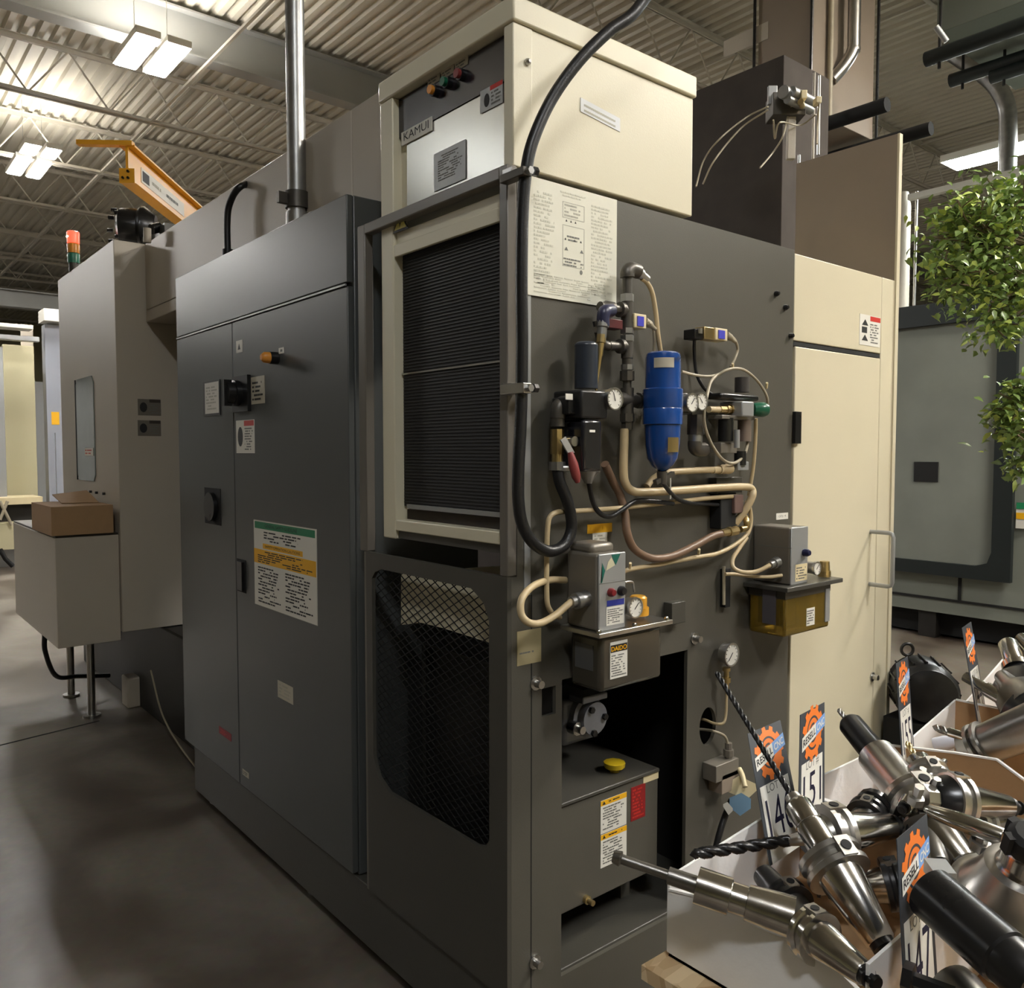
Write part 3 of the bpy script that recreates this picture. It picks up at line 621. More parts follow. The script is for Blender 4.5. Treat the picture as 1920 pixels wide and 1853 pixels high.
MB().box(.24, .34, 3.3, 3.8, 2.76, 2.87).build('motor_mount', DARK, mt)
MB().cyl(AX(276, 455, .1), AX(276, 428, .1), .02).build('pipe_stub', TAUPE, mt)
# lower side box and cardboard box
lx, ly0, ly1, lz0, lz1 = -.32, 3.43, 4.72, .54, 1.15
lb = thing('tank_cover', 'grey sheet metal box on feet at the left end, carton on top', 'machine cover', (lx, ly0, 0))
bx('box_shell', TAUPE2, lb, lx, .0-.002, ly0, ly1, lz0, lz1-.012)
bx('box_top', mat('oily box top', rgb(70, 64, 56), .4), lb, lx+.002, -.004, ly0+.002, ly1, lz1-.011, lz1)
for yy in (4.45, 3.9): MB().cyl(V((-.06, yy, 0)), V((-.06, yy, lz0)), .022).cyl(V((-.06, yy, 0)), V((-.06, yy, .015)), .05).build('foot', STEEL, lb)
MB().box(-.11, -.01, 4.43, 4.47, .36, .40).build('bracket', STEEL, lb)
MB().tube([V((-.3, 3.9, lz0)), V((-.29, 3.95, .42)), V((-.2, 4.15, .22)), V((-.05, 4.3, .16)), V((.15, 4.35, .12))], .014).build('drain_hose', RUBBER, lb)
c0 = AZ(97, 1006, lz1+.001); cyf = AX(60, 985, c0.x).y; cxr = AY(213, 998, c0.y).x; chz = AY(98, 951, c0.y).z
crt = thing('cardboard_carton', 'open brown cardboard carton on top of the grey side box', 'carton', (c0.x, c0.y, lz1))
MB().box(c0.x, cxr, c0.y, cyf, lz1+.002, chz).build('carton_body', CARD, crt)
MB().prism([V((c0.x+.1, c0.y+.25, chz+.002)), V((cxr-.02, c0.y+.22, chz+.002)), V((cxr-.02, c0.y+.5, chz+.06)), V((c0.x+.1, c0.y+.5, chz+.04))], (0, 0, .004)).build('flap', CARD, crt)

fb = AZ(250, 1322); tag(MB().box(fb.x-.05, fb.x+.06, fb.y-.07, fb.y+.07, 0, .19).build('steel_block', TAUPE, bevel=.01), 'small upright grey block on the floor under the machine bed edge', 'block')
tag(MB().tube([V((.2, 3.6, .30)), V((.17, 3.3, .12)), V((.14, 2.9, .05)), V((.12, 2.5, .02))], .005).build('floor_wire', TUBE2), 'thin pale wire sagging to the floor left of the electrical cabinet', 'wire')
tag(MB().tube([V((.1, 2.44, .0)), V((.1, 2.44, .9)), V((.1, 2.46, 1.4))], .008, smooth=0).build('edge_pipe', mat('olive pipe', rgb(110, 104, 60), .5)), 'thin olive pipe just left of the electrical cabinet', 'pipe')
# column behind
cl = thing('machine_column', 'dark machine column with peaked top and valve bank behind the beige box', 'machine', (2.842, 1.1, 0))
bx('column_body', mat('dark oily column', rgb(76, 70, 66), .8, var=.3, spec=.15), cl, 2.842, 3.31, 1.1, 4.5, 0, 3.76)
bx('side_cover', PANEL, cl, 1.35, 2.8, 1.12, 3.3, 1.9, AX(1355, 345, 1.35).z, .006)
bx('side_cover', PANEL, cl, 1.35, 1.88, 1.02, 1.11, 2.26, AX(1355, 345, 1.35).z, .003)
CF = PL((2.842, 0, 0), (0, -1, 0), (-1, 0, 0)); CR = PL((0, 1.1, 0), (1, 0, 0), (0, -1, 0))
CX = 2.6
for a, b0, b1, m_ in ((1524, 140, 300, TAUPE), (1534, 145, 290, STEEL), (1497, 292, 370, SILVER)):
    q0 = AD(a, b1, 4.15); q1 = AD(a, b0, 4.15); MB().cyl(q0, V((q0.x, q0.y, q1.z)), .007, seg=8).build('wire_duct', m_, cl)
vb = thing('valve_bank', 'valve bank with brass plugs and white brackets on the dark column', 'valve', AD(1480, 230, 3.9))
def boxd(a0, b0, a1, b1, dep, t, m, name, parent):
    p0, p1 = AD(a0, b0, dep), AD(a1, b1, dep); 
    e = V((RT.x, RT.y, 0)); w0 = (p1-p0).dot(e); c_ = p0; f_ = V((FW.x, FW.y, 0)).normalized()*t
    z0, z1 = min(p0.z, p1.z), max(p0.z, p1.z); A = V((p0.x, p0.y, z0)); B = A+e*w0
    return MB().hexa([A, B, B+f_, A+f_, A+V((0, 0, z1-z0)), B+V((0, 0, z1-z0)), B+f_+V((0, 0, z1-z0)), A+f_+V((0, 0, z1-z0))]).build(name, m, parent, bevel=.003)
boxd(1441, 160, 1458, 194, 3.95, .02, SILVER, 'bracket', vb)
boxd(1478, 212, 1493, 296, 3.95, .03, TAUPE2, 'bracket', vb)
boxd(1450, 172, 1512, 214, 3.92, .12, IRON, 'valve_body', vb)
for a, b, r_ in ((1468, 172, .03), (1484, 172, .025), (1476, 186, .02)): c = AD(a, b, 3.85); MB().cyl(c, c+V((.2, .0, .0)), r_, seg=14).build('valve_cap', GALV, vb)
boxd(1503, 168, 1514, 184, 3.85, .05, CREAMP, 'terminal_box', vb)
boxd(1531, 180, 1541, 192, 3.85, .05, CREAMP, 'terminal_box', vb)
c = AD(1501, 191, 3.85); MB().cyl(c, c+V((.05, .02, 0)), .014).build('brass_plug', BRASS, vb)
for pts in ([(1492, 178), (1478, 215), (1468, 255), (1450, 285), (1425, 315)], [(1440, 200), (1400, 220), (1350, 260), (1320, 300), (1305, 350)], [(1440, 206), (1390, 240), (1340, 300), (1318, 345)], [(1536, 192), (1533, 230), (1532, 270)], [(1450, 225), (1453, 260), (1462, 230), (1500, 235), (1530, 215)]):
    MB().tube([AD(a, b, 3.85+.1*(i % 2)) for i, (a, b) in enumerate(pts)], .004, seg=6).build('signal_wire', TUBE2, vb)

# hanging heater and services at the roof
c = AX(1520, 60, 4.3); hy0 = c.y; hyb = AX(1422, 60, 4.3).y; hx1 = AY(1640, 60, hy0).x; hz0 = AX(1520, 205, 4.3).z
ht_ = thing('unit_heater', 'large grey unit heater hung from the roof above the dark column', 'heater', (4.3, hy0, hz0))
bx('heater_casing', BROWN, ht_, 4.3, hx1, hy0, hyb, hz0, 5.5)
bx('inspection_label', TAUPE2, ht_, 4.296, 4.3, hy0+.35, hy0+.75, AX(1480, 55, 4.3).z, AX(1480, 22, 4.3).z, 0)
for x, y in ((4.28, hyb+.02), (hx1+.02, hy0-.02), (4.28, hy0-.02), (hx1+.02, hyb+.02)): MB().cyl(V((x, y, hz0-.05)), V((x, y, ZD)), .012, seg=8).build('hanger_rod', BLKSTEEL, ht_)
for x in (4.45, hx1-.1): MB().cyl(V((x, hy0-.5, hz0-.08)), V((x, hyb+.4, hz0-.08)), .05, seg=12).build('support_rail', MATTE, ht_)
fx = AY(1606, 60, hy0-.12).x
MB().tube([V((fx, hy0-.1, 6.2)), V((fx, hy0-.1, AY(1608, 60, hy0-.1).z)), V((fx, hy0-.1, AY(1608, 95, hy0-.1).z)), V((fx-.05, hy0-.06, AY(1605, 125, hy0-.1).z)), V((fx-.12, hy0, AY(1600, 150, hy0-.1).z))], .045).build('flue_pipe', STEEL, ht_)
MB().cyl(V((fx-.2, hy0-.03, hz0)), V((fx-.2, hy0-.03, 6.2)), .02).build('gas_pipe', TUBE2, ht_)
dz = AX(1760, 62, 5.6).z; dy1 = AX(1757, 30, 5.6).y
du = thing('air_duct', 'grey green duct resting on black rails at the upper right', 'duct', (5.6, dy1, dz))
bx('duct_casing', mat('grey green duct paint', rgb(110, 116, 108), .5), du, 5.6, 7.2, -4, dy1, dz, 5.7)
for (a0, b0), z_ in (((1736, 112), 0), ((1782, 152), 0), ((1858, 145), 0)):
    p = AX(a0, b0, 5.3 if a0 < 1750 else 6.3); MB().cyl(p, V((p.x, -4, p.z)), .055, seg=12).build('support_rail', DKGREEN, du)
    MB().cyl(V((p.x, p.y-.1, p.z-.1)), V((p.x, p.y-.1, ZD)), .012, seg=8).build('hanger_rod', BLKSTEEL, du)
MB().tube([AD(1755, 50, 5.6), AD(1775, 78, 5.6)], .02, smooth=0).build('turnbuckle', SILVER, du)
cd2 = tag(MB().tube([AD(1770, 90, 9.0), AD(1845, 140, 8.7), AD(1875, 172, 8.6), AD(1888, 205, 8.6), AD(1890, 250, 8.6), AD(1889, 340, 8.6), AD(1889, 470, 8.6), V((AD(1889, 470, 8.6).x, AD(1889, 470, 8.6).y, 1)), V((AD(1889, 470, 8.6).x, AD(1889, 470, 8.6).y, 0))], .085, seg=14).build('conduit', GALV), 'bent galvanized conduit dropping in front of the strip light', 'conduit')
tp_ = AD(1691, 362, 9.3)
vt = thing('dust_column', 'grey vertical duct column with bright top beside the thin sheet edge', 'column', (tp_.x, tp_.y, 0))
MB().lathe(V((tp_.x, tp_.y, 0)), V((tp_.x, tp_.y, 5)), [(0, .10), (tp_.z-.16, .10), (tp_.z, .07)], 20).build('duct_pipe', TAUPE2, vt)
MB().cyl(V((tp_.x+.08, tp_.y-.13, 0)), V((tp_.x+.08, tp_.y-.13, tp_.z)), .016).build('side_conduit', STEEL, vt)
rl = AD(1705, 371, 9)
tag(MB().bar(V((rl.x, rl.y, rl.z)), V((rl.x, -4, rl.z)), .08, .06).build('hanging_rail', WHITE), 'bright rail hung under the strip light behind the leaves', 'rail')

# second machine at the right
X2 = 6.0
m2 = thing('machining_center', 'grey green machine with dark framed window behind the leafy tree', 'machine', (X2, 0, 0))
Yt, Yb = 2.3, -2.2
F2 = PL((X2, 0, 0), (0, -1, 0), (-1, 0, 0))
zf1 = F2.hit(1700, 577)[1]; zf0 = F2.hit(1800, 1082)[1]; ur = F2.hit(1904, 900)[0]
bx('machine_shell', mat('sage machine paint', rgb(122, 126, 118), .45, var=.06), m2, X2+.03, X2+2, Yb, Yt, F2.hit(1700, 1142)[1], zf1-.02)
wu, wz1_, wz0_ = F2.hit(1873, 700)[0], F2.hit(1800, 612)[1]+.03, F2.hit(1850, 1062)[1]
r = .12; ul = F2.hit(1560, 700)[0]
ho = [F2.P(ul+r, wz0_), F2.P(wu-r, wz0_), F2.P(wu-.03, wz0_+.03), F2.P(wu, wz0_+r), F2.P(wu, wz1_-r), F2.P(wu-.03, wz1_-.03), F2.P(wu-r, wz1_), F2.P(ul+r, wz1_), F2.P(ul, wz1_-r), F2.P(ul, wz0_+r)]
MB().plate([F2.P(ul-.25, zf0), F2.P(ur, zf0), F2.P(ur, zf1), F2.P(ul-.25, zf1)], [ho], (-.05, 0, 0)).build('window_frame', DKGREEN, m2)
MB().pbox(F2, ul, wu, wz0_, wz1_, .002, .012).build('window_pane', DGLASS, m2)
pr((1716, 866, 1760, 904), .0125, .02, MATTE, 'window_reflection', m2, F2)  # dark square stands in for a reflection on the pane
q = pr((1905, 948, 1925, 992), -.02, -.005, WHITE, 'caution_label', m2, F2)
mm = MB(); a, b = F2.hit(1905, 966); MB().pbox(F2, a, a+.2, b-.03, b+.02, -.004, -.002).build('printed_field', INKY, q)
MB().pbox(F2, a, a+.2, b+.05, b+.1, -.004, -.002).build('printed_field', INKGR, q)
z_ = F2.hit(1800, 1127)[1]; MB().pbox(F2, -Yt, -Yb, z_-.02, z_, -.03, -.02).build('panel_seam', MATTE, m2)
a, b = F2.hit(1797, 1100); MB().pbox(F2, a-.012, a+.012, z_, zf0, -.03, -.02).build('panel_seam', MATTE, m2)
bx('gap_shade_box', MATTE, m2, X2+.15, X2+1.8, Yb, Yt, .02, F2.hit(1700, 1142)[1]-.005)  # black box stands in for the shaded gap under the machine
bx('machine_foot', VOID, m2, X2+.06, X2+.2, 1.6, 1.75, 0, .3)

# jib crane
je = AD(238, 307, 5.2); jf = AD(352, 402, 6.31)
d_ = (V((jf.x, jf.y, 0))-V((je.x, je.y, 0))).normalized(); s_ = V((d_.y, -d_.x, 0))
jib = thing('jib_crane', 'yellow jib crane boom with end flange hanging over the tower', 'crane', je)
L_ = 5.2; zt_, zb_ = AD(240, 272, 5.2).z, AD(240, 342, 5.2).z
def jb(a, b, l0, l1, z0, z1, name, m=YEL):
    A = V((je.x, je.y, 0)); P = lambda l, s, z: A+d_*l+s_*s+V((0, 0, z)); return MB().hexa([P(l0, a, z0), P(l0, b, z0), P(l1, b, z0), P(l1, a, z0), P(l0, a, z1), P(l0, b, z1), P(l1, b, z1), P(l1, a, z1)]).build(name, m, jib)
jb(-.008, .008, 0, L_, zb_+.01, zt_-.012, 'web'); jb(-.045, .05, 0, L_, zt_-.012, zt_, 'top_flange'); jb(-.045, .05, 0, L_, zb_, zb_+.012, 'bottom_flange')
jb(-.3, .04, -.02, .03, zt_-.008, zt_+.02, 'cross_arm')
jb(-.045, .05, -.012, .0, zb_-.005, zb_+.085, 'end_plate')
for s, z in ((.012, .025), (.012, .065), (-.02, .025)): 
    p = V((je.x, je.y, zb_+z))+s_*s; MB().cyl(p-d_*.012, p-d_*.025, .008, seg=8).build('bolt_head', BLKSTEEL, jib)
JP = PL(V((je.x, je.y, 0))+s_*.0081, d_, s_)
npz = (zt_+zb_)/2
npl = MB().pbox(JP, .2, 1.0, npz-.05, npz+.045, .0, .003).build('name_plate', WHITE, jib)
MB().pbox(JP, .22, .33, npz-.035, npz+.03, .003, .004).build('logo_patch', INK, npl)
mm = MB(); dashes(mm, JP, .38, .6, npz-.02, npz+.02, 1, .0042); mm.build('printed_text', INKL, npl); mm = MB(); dashes(mm, JP, .64, .96, npz-.02, npz+.02, 1, .0042, fill=1); mm.build('printed_text', INKG, npl)
jc = V((je.x, je.y, 0))+d_*(L_+.12)
MB().cyl(V((jc.x, jc.y, 0)), V((jc.x, jc.y, zt_+.1)), .12, seg=24).build('mast', YEL, jib)

# machine and wall bits far left
Y3 = 12.0
B3 = PL((0, Y3, 0), (1, 0, 0), (0, -1, 0))
m3 = thing('background_machine', 'cream and grey machine with white top caps at the far left', 'machine', B3.at(50, 1000))
m3.location.z = 0
def b3(c4, h0, h1, m, name, bev=.004): 
    u0, v1 = B3.hit(c4[0], c4[1]); u1, v0 = B3.hit(c4[2], c4[3]); return MB().pbox(B3, u0, u1, v0, v1, h0, h1).build(name, m, m3, bevel=bev)
b3((-160, 640, 14, 985), -.4, .06, SILVER, 'left_post')
b3((14, 640, 82, 945), -.5, -.4, WALLM, 'cream_panel')
b3((50, 600, 84, 945), -.52, -.501, TAUPE, 'rear_panel')  # taupe sheet set behind the cream panel
b3((80, 610, 120, 940), -.1, .12, mat('blue grey column paint', rgb(150, 154, 164), .45), 'column')
b3((-160, 597, 55, 622), 0, .3, WHITE, 'top_cap')
b3((74, 583, 125, 610), -.1, .3, WHITE, 'column_cap')
b3((-160, 626, 70, 634), .0, .15, SILVER, 'guide_rail')
b3((93, 773, 108, 797), .121, .125, INKY, 'yellow_tag', 0)
b3((99, 812, 103, 936), .13, .16, STEEL, 'rod')
b3((-160, 936, 70, 942), -.3, .4, CREAMP, 'table_edge')
b3((-160, 942, 70, 984), -.3, .2, VOID, 'table_clutter')
b3((-160, 984, 60, 1022), -.3, .45, WALLM, 'apron')
b3((-160, 1022, 40, 1062), -.3, .2, SILVER, 'base')
MB().tube([B3.at(0, 940, .5), B3.at(22, 985, .5)], .02, smooth=0).tube([B3.at(14, 940, .5), B3.at(0, 975, .5)], .02, smooth=0).build('cross_brace', TUBE2, m3)
MB().tube([B3.at(0, 1030, .6), B3.at(10, 1048, .6), B3.at(24, 1062, .6)], .03, smooth=0).build('hose', MATTE, m3)
bx('cabinet', SILVER, thing('far_cabinet', 'dark equipment row in the far hall behind the cream machine', 'cabinet', (-4, 20, 0)), -10, 8, 20, 21, 0, 3.2)

# black motor right
mo = AD(1730, 1292, 3.15)
em = thing('electric_motor', 'round black motor with lifting eye right of the beige door', 'motor', (mo.x, mo.y, 0))
ax_ = V((-.75, -.55, 0)).normalized()
MB().lathe(mo-ax_*.12, mo+ax_*.12, [(0, .07), (.01, .10), (.04, .112), (.2, .112), (.215, .10), (.225, .098), (.24, .05)], 32).build('motor_body', BLKSTEEL, em)
for k in range(16):
    a = k*pi/8; dd, u_, w2 = basis(mo, mo+ax_); q = u_*cos(a)+w2*sin(a); MB().bar(mo-ax_*.08+q*.116, mo+ax_*.06+q*.116, .006, .006, up=q).build('cooling_fin', BLKSTEEL, em)
ec = AD(1701, 1218, 3.1); MB().tube([ec+V((RT.x, RT.y, 0))*.022*cos(k*pi/8)+V((0, 0, .022*sin(k*pi/8))) for k in range(17)], .006, smooth=0).cyl(ec-V((0, 0, .022)), ec-V((0, 0, .06)), .007).build('lifting_eye', BLKSTEEL, em)
MB().box(mo.x-.1, mo.x+.1, mo.y-.1, mo.y+.1, 0, mo.z-.108).build('pedestal', MATTE, em)
# ================================================================ pneumatics and lubrication on the side panel
R = RF.at
def hose(label, pts, r, m, name='hose', cat='hose', seg=10, group=None, ends=None):
    P = [R(*(p if len(p) > 2 else (p[0], p[1], .03))) for p in pts]
    o = MB().tube(P, r, seg=seg).build(name, m); tag(o, label, cat, group); return o
def vcyl(mb, a, b0, b1, h, r, seg=16, r1=None): return mb.cyl(R(a, b0, h), RF.P(RF.hit(a, b0, h)[0], RF.hit(a, b1, h)[1], h), r, r1, seg)
def hpr(c, h0, h1, m, name, parent, bevel=.002):    # box whose front face is at h1, located by its front face in the photo
    u0, v1 = RF.hit(c[0], c[1], h1); u1, v0 = RF.hit(c[2], c[3], h1); return MB().pbox(RF, u0, u1, v0, v1, h0, h1).build(name, m, parent, bevel=bevel)
HM = .05
# main air line: vertical pipe manifold
mf = thing('pipe_manifold', 'vertical stack of dark pipe fittings and tees left of the blue filter', 'pipe fitting', R(1175, 790, HM))
def fit(b0, b1, r, m, name, seg=16, a=1176): vcyl(MB(), a, b0, b1, HM, r*.82, seg).build(name, m, mf)
fit(520, 552, .0155, IRON, 'pipe_nipple'); fit(552, 566, .022, GALV, 'union', 6); fit(566, 604, .019, IRON, 'tee'); fit(604, 616, .02, IRON, 'pipe_nipple')
fit(616, 626, .022, GALV, 'union', 6); fit(629, 640, .022, GALV, 'union', 6); fit(640, 672, .019, IRON, 'tee'); fit(672, 684, .0165, IRON, 'pipe_nipple')
fit(684, 694, .02, GALV, 'union', 8); fit(696, 714, .023, IRON, 'reducer', 8); fit(714, 728, .014, IRON, 'pipe_nipple'); fit(728, 792, .021, IRON, 'cross_fitting'); fit(776, 790, .024, IRON, 'coupling', 6); fit(790, 806, .019, IRON, 'hose_nut', 6)
p = R(1176, 520, HM); MB().tube([p, p+V((0, 0, .012)), p+V((.012, 0, .022)), p+V((.04, 0, .02))], .019, seg=14, smooth=4).build('elbow', IRON, mf)
MB().lathe(p+V((.035, 0, .021)), p+V((.085, -.0, .002)), [(0, .010), (.006, .010), (.006, .014), (.02, .014), (.021, .011), (.045, .0105)], 12).build('hose_barb', GALV, mf)
q = R(1176, 583, HM); MB().lathe(q, q+V((-.12, 0, .0)), [(0, .014), (.018, .014), (.018, .02), (.03, .02), (.03, .012), (.055, .012), (.055, .017), (.08, .017), (.085, .013), (.1, .013)], 12).build('branch_nipple', IRON, mf)
q = R(1176, 650, HM); MB().lathe(q, q+V((-.07, 0, -.004)), [(0, .014), (.018, .014), (.018, .019), (.03, .019), (.032, .011), (.07, .013)], 12).tube([q+V((-.068, 0, -.004)), q+V((-.09, 0, .0)), q+V((-.105, 0, .03))], .012, seg=10, smooth=4).build('branch_elbow', IRON, mf)
q = R(1176, 750, HM); MB().lathe(q+V((-.1, 0, 0)), q+V((.13, 0, -.0)), [(0, .014), (.05, .014), (.05, .019), (.085, .019), (.125, .019), (.125, .015), (.14, .015), (.14, .021), (.155, .021), (.155, .014), (.23, .016)], 12).build('cross_arms', IRON, mf)
# blow gun hanging on the branch
bg = thing('blow_gun', 'brass tipped air blow gun hanging with red trigger block by the fittings', 'air gun', R(1132, 600, .07))
MB().tube([R(1131, 612, .07), R(1131, 596, .07), R(1134, 584, .07), R(1146, 582, .06)], .0165, seg=12, smooth=4).build('gun_elbow', mat('dark blue steel', rgb(44, 46, 74), .35), bg)
MB().lathe(R(1131, 600, .07), R(1119, 716, .07), [(0, .016), (.018, .016), (.02, .012), (.045, .012)], 14).build('gun_collar', GALV, bg)
MB().lathe(R(1128, 628, .07), R(1119, 716, .07), [(0, .012), (.02, .012), (.022, .009), (.05, .009), (.055, .007), (.1, .005), (.15, .003)], 14).build('brass_nozzle', BRASS, bg)
hpr((1140, 596, 1168, 618), .03, .06, mat('dark red body', rgb(84, 30, 32), .4), 'trigger_block', bg)
MB().cyl(R(1117, 612, .06), R(1115, 602, .06), .006).build('release_pin', BLKSTEEL, bg)
# flow sensors
def sensor(a0, b0, a1, b1, label, h1=.07):
    t = thing('pressure_sensor', label, 'sensor', R(a0, b1, h1))
    hpr((a0, b0, a1, b1), .03, h1, CREAMP, 'sensor_body', t)
    w, k = (a1-a0), (b1-b0)
    hpr((a0+w*.28, b0+k*.18, a0+w*.8, b1-k*.15), h1, h1+.003, mat('violet display', rgb(78, 78, 190), .3), 'display', t, 0)
    hpr((a0-2, b0+2, a0+5, b1-1), .03, h1-.006, BRASS, 'brass_side', t)
    c = R(a1, (b0+b1)/2, h1-.02); MB().lathe(c-V((.005, 0, 0)), c+V((.04, 0, -.02)), [(0, .009), (.02, .010), (.03, .006), (.045, .005)], 12).build('plug', TUBE2, t)
    return t
sensor(1190, 587, 1212, 617, 'small cream and violet sensor on the pipe stack beside the drawing sheet')
s2 = sensor(1342, 614, 1364, 640, 'small cream and violet sensor standing alone right of the blue filter')
hpr((1321, 612, 1342, 638), .03, .065, BRASS, 'brass_block', s2); hpr((1303, 616, 1320, 637), .02, .06, BLKSTEEL, 'black_elbow', s2)
MB().cyl(R(1312, 616, .06), R(1312, 626, .06), .008).build('cap_screw', STEEL, s2)

# black filter regulator
fl = thing('filter_regulator', 'black filter regulator with tall knob and round gauge', 'filter', R(1103, 885, .07))
vcyl(MB(), 1099, 729, 648, .07, .0285, 28).build('adjusting_knob', mat('slate knob', rgb(46, 52, 62), .3), fl)
c = R(1099, 648, .07); MB().lathe(c, c+V((0, 0, .008)), [(0, .0285), (.004, .0275), (.008, .022)], 28).build('knob_top', mat('slate knob', rgb(46, 52, 62), .3), fl)
hpr((1090, 730, 1140, 786), .01, .11, BLACK, 'regulator_body', fl, .006)
hpr((1066, 744, 1092, 778), .03, .09, BLKSTEEL, 'left_port', fl, .004)
hpr((1094, 786, 1129, 884), .03, .11, mat('black filter bowl', rgb(24, 24, 30), .2, coat=.5), 'filter_bowl', fl, .008)
hpr((1106, 806, 1116, 811), .11, .112, WHITE, 'sight_mark', fl, 0)
hpr((1061, 738, 1074, 750), .09, .092, WHITE, 'white_tag', fl, 0)
c = R(1103, 884, .07); MB().lathe(c, c-V((0, 0, .03)), [(0, .03), (.01, .02), (.03, .009)], 16).build('drain_plug', GALV, fl)
gauge(RF, 1154, 748, .12, .028, None, .04, 'pressure_gauge', 'white dial gauge on the black filter regulator', ang=1.9)
# inlet: elbow, ball valve, red handle
iv = thing('ball_valve', 'brass ball valve with red lever feeding the black filter', 'valve', R(1045, 880, .05))
MB().tube([R(1070, 758, .05), R(1056, 757, .05), R(1048, 765, .05), R(1046, 785, .05)], .019, seg=14, smooth=5).build('inlet_elbow', IRON, iv)
vcyl(MB(), 1046, 780, 800, .05, .017).build('pipe_nipple', IRON, iv); vcyl(MB(), 1045, 805, 852, .05, .0165, 8).build('valve_body', BRASS, iv)
vcyl(MB(), 1045, 852, 866, .05, .014).build('brass_nipple', BRASS, iv); vcyl(MB(), 1045, 866, 882, .05, .02, 8).build('hose_clamp', GALV, iv)
c = R(1048, 878, .06); MB().cyl(c, c+V((.035, -.01, 0)), .008).build('clamp_screw', GALV, iv)
c = R(1054, 828, .05); MB().cyl(c, c+RF.n*.045, .012).build('valve_stem', STEEL, iv)
MB().bar(R(1055, 822, .09), R(1072, 852, .10), .018, .004, up=RF.n).build('lever', STEEL, iv)
MB().lathe(R(1069, 848, .10), R(1081, 896, .11), [(0, .007), (.03, .012), (.06, .011), (.075, .005)], 10).build('red_grip', REDD, iv)
# supply hose and its clamps on the post
hs = [(1045, 880, .05), (1050, 905, .055), (1062, 935, .06), (1070, 965, .06), (1071, 995, .06), (1058, 1022, .06), (1030, 1034, .06), (1000, 1018, .06), (980, 985, .06), (972, 940, .06), (972, 880, .06), (976, 800, .06), (978, 730, .06), (979, 640, .06), (978, 520, .06), (980, 400, .06), (986, 325, .065), (1000, 262, .07), (1035, 185, .08), (1085, 115, .1), (1140, 60, .12), (1200, 10, .14)]
P = [R(*p) for p in hs]; d = P[-1]-P[-2]; P += [P[-1]+d*1.2+V((0, .0, .1)), P[-1]+d*3+V((.1, .1, .6)), P[-1]+d*4+V((.2, .3, 1.8)), V((P[-1].x+.9, .6, 6.2))]
tag(MB().tube(P, .0142, seg=14).build('air_hose', RUBBER), 'long black rubber air hose looping down the post from the roof', 'hose')
for a, b in ((979, 321), (979, 728)):
    t = thing('hose_clamp', 'steel cushion clamp fixing the black hose near the %s of the corner post' % ('top' if b < 400 else 'middle'), 'clamp', R(a, b, .03))
    hpr((a-20, b-10, a+2, b+10), .0, .035, STEEL, 'clamp_bracket', t); hpr((a+2, b-11, a+18, b+10), .0, .085, STEEL if b > 400 else IRON, 'clamp_strap', t)
    c = R(a+11, b, .085); MB().cyl(c, c+RF.n*.012, .009, seg=6).build('clamp_bolt', GALV, t); c = R(a+20, b, .05); MB().cyl(c, c+V((.012, 0, 0)), .011, seg=6).build('nut', BLKSTEEL, t)

# blue filter
bf = thing('air_filter', 'big blue air filter canister with stained bowl', 'filter', R(1243, 880, .11)); H = .11
u = RF.hit(1243, 700, H)[0]; zv = lambda b: RF.hit(1243, b, H)[1]; A = RF.P(u, 0, H)
def cl_(prof, name, m, seg=36): MB().lathe(A, A+V((0, 0, 1)), prof, seg).build(name, m, bf)
rr = (RF.hit(1276, 700, H)[0]-RF.hit(1211, 700, H)[0])/2*.67
cl_([(zv(735), rr), (zv(672), rr*.99), (zv(664), rr*.93), (zv(661), rr*.8)][::1], 'upper_canister', BLUE)
cl_([(zv(796), rr*1.12), (zv(768), rr*1.13), (zv(766), rr*1.1), (zv(763), rr*1.13), (zv(731), rr*1.13), (zv(729), rr*1.06)], 'head_ring', BLUE)
cl_([(zv(884), rr*.22), (zv(874), rr*.6), (zv(860), rr*.86), (zv(835), rr*.97), (zv(797), rr*1.03)], 'filter_bowl', BLUE)
cl_([(zv(908), .012), (zv(884), .014)], 'drain_stem', IRON, 14)
MB().bar(R(1228, 905, H), R(1262, 888, H), .012, .012).build('drain_lever', IRON, bf)
def wrap(a0, b0, a1, b1, m, name, rad):
    ca = A; mb = MB(); n_ = 8; u_0 = RF.hit(a0, b0, H+rad*.9)[0]-u; u_1 = RF.hit(a1, b1, H+rad*.9)[0]-u; z0, z1 = RF.hit(a0, b1, H+rad)[1], RF.hit(a0, b0, H+rad)[1]
    t0, t1 = asin(max(-.98, min(.98, u_0/rad))), asin(max(-.98, min(.98, u_1/rad)))
    vs = [[mb.bm.verts.new(ca+RF.u*rad*sin(t0+(t1-t0)*k/n_)+RF.n*rad*cos(t0+(t1-t0)*k/n_)+V((0, 0, z))) for k in range(n_+1)] for z in (z0, z1)]
    for k in range(n_): mb.bm.faces.new((vs[0][k], vs[0][k+1], vs[1][k+1], vs[1][k]))
    return mb.build(name, m, bf)
wl = wrap(1234, 667, 1262, 686, WHITE2, 'paper_label', rr+.0015); 
WP = PL(A+RF.n*(rr+.0022), RF.u, RF.n); text('HM', WP, -.012, .014, zv(681), 0, INK, wl, height=.013)
wrap(1254, 820, 1270, 848, mat('torn ochre sticker', rgb(130, 108, 50), .6, var=.3), 'torn_sticker', rr*1.04)
